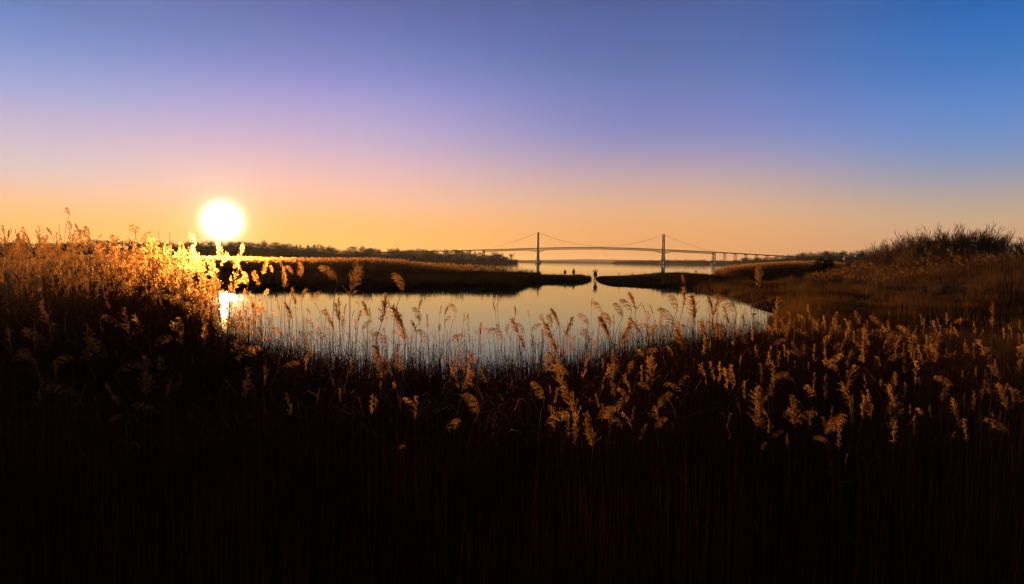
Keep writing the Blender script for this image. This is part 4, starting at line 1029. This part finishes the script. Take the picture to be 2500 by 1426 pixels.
# a few broken, leaning stems
n = 110; px = g.uniform(500, 2500, n); dmx = dm(np.clip(px, 0, 2500)); d = 5 + (dmx - 5) * g.random(n)
u = (px - 1250) / F; x = d * (Fn[0] + u * Rn[0]) / (Fn[1] + u * Rn[1]); zt = zcap(px, d, massy, 9.0) + g.uniform(-.2, .15, n)
c = np.column_stack([x, d, zt]); a_ = g.choice([-1, 1], n); dv = np.column_stack([a_ * g.uniform(.2, .6, n), g.normal(size=n) * .1, g.uniform(-.3, .25, n)])
bed.add(*tubes(np.stack([c - [0, 0, .8], c - [0, 0, .1], c + dv], 1), np.full((n, 3), .0025)))
# taller thin stems above the mass
n = 9000; px = g.uniform(-250, 2750, n); keep_ = g.random(n) < np.interp(px, [500, 700, 1800, 2000], [1, .5, .5, .4]); px = px[keep_]; n = len(px)
dmx = dm(np.clip(px, 0, 2500)); d = 6.0 + (dmx - 6.0) * g.uniform(0, 1, n) ** np.interp(px, [500, 700, 1800, 2000], [.7, .28, .28, .5])
u = (px - 1250) / F; x = d * (Fn[0] + u * Rn[0]) / (Fn[1] + u * Rn[1]); z0 = ground(np.column_stack([x, d])) - .05
zm = zcap(px, d, massy, 9.0); zT = zcap(px, d, topy, 10.0) - .16
left = sstep(560 - px, 0, 120)
zt = zm + (zT - zm) * g.uniform(0, 1, n) ** (1.7 - .9 * left)
b, tip = stems(px, d, x, z0, zt, g.uniform(.002, .0035, n) * (1 + d / 30), g, bed, lean=.05)
n = len(px)
for q in range(2):
    f = g.uniform(.5, .97, n)[:, None]; s_ = b + (tip - b) * f; a_ = g.choice([0, math.pi], n) + g.normal(size=n) * .6; ln = g.uniform(.12, .32, n)
    el = g.uniform(.2, 1.6, n); d1 = np.column_stack([np.cos(a_), np.sin(a_), el]) * ln[:, None] * .5; d2 = np.column_stack([np.cos(a_), np.sin(a_), el - 1.4]) * ln[:, None] * .5
    w = np.column_stack([-np.sin(a_) * .5, np.cos(a_), g.normal(size=n) * .5]) * (g.uniform(.002, .005, n) * (1 + d / 30))[:, None]
    kk = g.random(n) < .55; P = np.stack([s_, s_ + d1, s_ + d1 + d2], 1)
    bed.add(*ribbons(P[kk], np.stack([w, w * .8, w * .05], 1)[kk]))
# plumes of the mass
pl = Acc(); SP = {}
for kd, sd0, num in (('open', 400, 6), ('droop', 420, 6), ('narrow', 440, 4)):
    SP[kd] = []
    for k in range(num):
        rach, br, sp_, tipv = plume_proto(kd, sd0 + k, 26, 10, sw=1.5)
        a = Acc(); a.add(*slivers(sp_[0], sp_[1], sp_[2] * 1.05, sp_[3])); a.add(*tubes(rach[0][:, ::3], rach[1][:, ::3], 3)); SP[kd].append(a.get())
pd = np.where(px < 640, .36, np.where(px < 1500, .05, np.where(px < 1850, .16, .12)))
pd = pd * np.where((px < 640) & (px > 430), .75, 1) * sstep(d, 5.5, 8)
idx = np.nonzero(g.random(n) < pd)[0]; print('mass plumes', len(idx))
for i_ in idx:
    kd = g.choice(['open', 'open', 'droop', 'narrow']); V_, F_ = SP[kd][int(g.integers(len(SP[kd])))]
    s = g.uniform(.22, .36) if kd != 'narrow' else g.uniform(.14, .24)
    if px[i_] > 640: s *= .75
    yaw = g.normal() * .8 + (math.pi if g.random() < .7 else 0); til = g.normal() * .15
    cy, sy = math.cos(yaw), math.sin(yaw); ct, st_ = math.cos(til), math.sin(til)
    Rm = np.array([[cy, -sy, 0], [sy, cy, 0], [0, 0, 1]]) @ np.array([[ct, 0, st_], [0, 1, 0], [-st_, 0, ct]])
    pl.add((V_ * s) @ Rm.T + tip[i_], F_)
ge = np.random.default_rng(515)
pxs = np.concatenate([ge.uniform(1380, 2560, 125), ge.uniform(640, 1400, 22), ge.uniform(1850, 2560, 60)])
pys = np.concatenate([800 + 245 * ge.random(125) ** 1.1, ge.uniform(860, 1010, 22), ge.uniform(770, 860, 60)])
for px_, py_ in zip(pxs, pys):
    d_ = float(np.interp(py_, [770, 850, 900, 1000, 1100], [9.5, 7.0, 5.8, 5.0, 4.6])) * ge.uniform(.9, 1.15)
    top_ = at(px_, py_, d_); zg_ = gz(top_[0], top_[1])
    kd = ge.choice(['open', 'narrow', 'narrow', 'droop']); V_, F_ = SP[kd][int(ge.integers(len(SP[kd])))]
    s = ge.uniform(.10, .22); yaw = ge.normal() * .7 + (math.pi if ge.random() < .7 else 0); til = ge.normal() * .15
    cy, sy = math.cos(yaw), math.sin(yaw); ct, st_ = math.cos(til), math.sin(til)
    Rm = np.array([[cy, -sy, 0], [sy, cy, 0], [0, 0, 1]]) @ np.array([[ct, 0, st_], [0, 1, 0], [-st_, 0, ct]])
    base_ = top_ - [0, 0, s * .85]; pl.add((V_ * s) @ Rm.T + base_, F_)
    le_ = ge.normal() * .06
    bed.add(*tubes(np.array([[[base_[0] - le_, base_[1], zg_], [base_[0] - le_ * .3, base_[1], (zg_ + base_[2]) / 2], base_]]), np.array([[.003, .0026, .0018]])))
tag(link('reed_stems', lit.mesh('reed_stems', M['leaf'])), 'thin pale dead stems standing above the brown reed bed at right', 'reeds', kind='stuff')
V1, F1 = bed.get(); V2, F2 = pl.get(); print('bed tris', len(F1), 'plume tris', len(F2))
me = mesh_np('reed_bed', np.concatenate([V1, V2]), np.concatenate([F1, F2 + len(V1)]), [M['bedstem'], M['plume']])
me.polygons.foreach_set('material_index', np.concatenate([np.zeros(len(F1), np.int32), np.ones(len(F2), np.int32)]))
tag(link('reed_bed', me), 'dense brown bed of dead reeds filling the near shore of the pond', 'reeds', kind='stuff')

# ------------------------------------------------------------ the air
hm = bpy.data.materials.new('haze'); hm.use_nodes = True; t = hm.node_tree; t.nodes.clear()
o_ = t.nodes.new('ShaderNodeOutputMaterial'); pv = t.nodes.new('ShaderNodeVolumePrincipled')
pv.inputs['Color'].default_value = (.92, .80, .66, 1); pv.inputs['Density'].default_value = 3.2e-5; pv.inputs['Anisotropy'].default_value = .5
t.links.new(pv.outputs[0], o_.inputs['Volume'])
a = Acc(); box(a, (0, 0, 49), (24800, 24800, 104)); ho = link('haze', a.mesh('haze', hm)); tag(ho, 'thin evening haze over the marsh and bay', 'haze', kind='stuff')
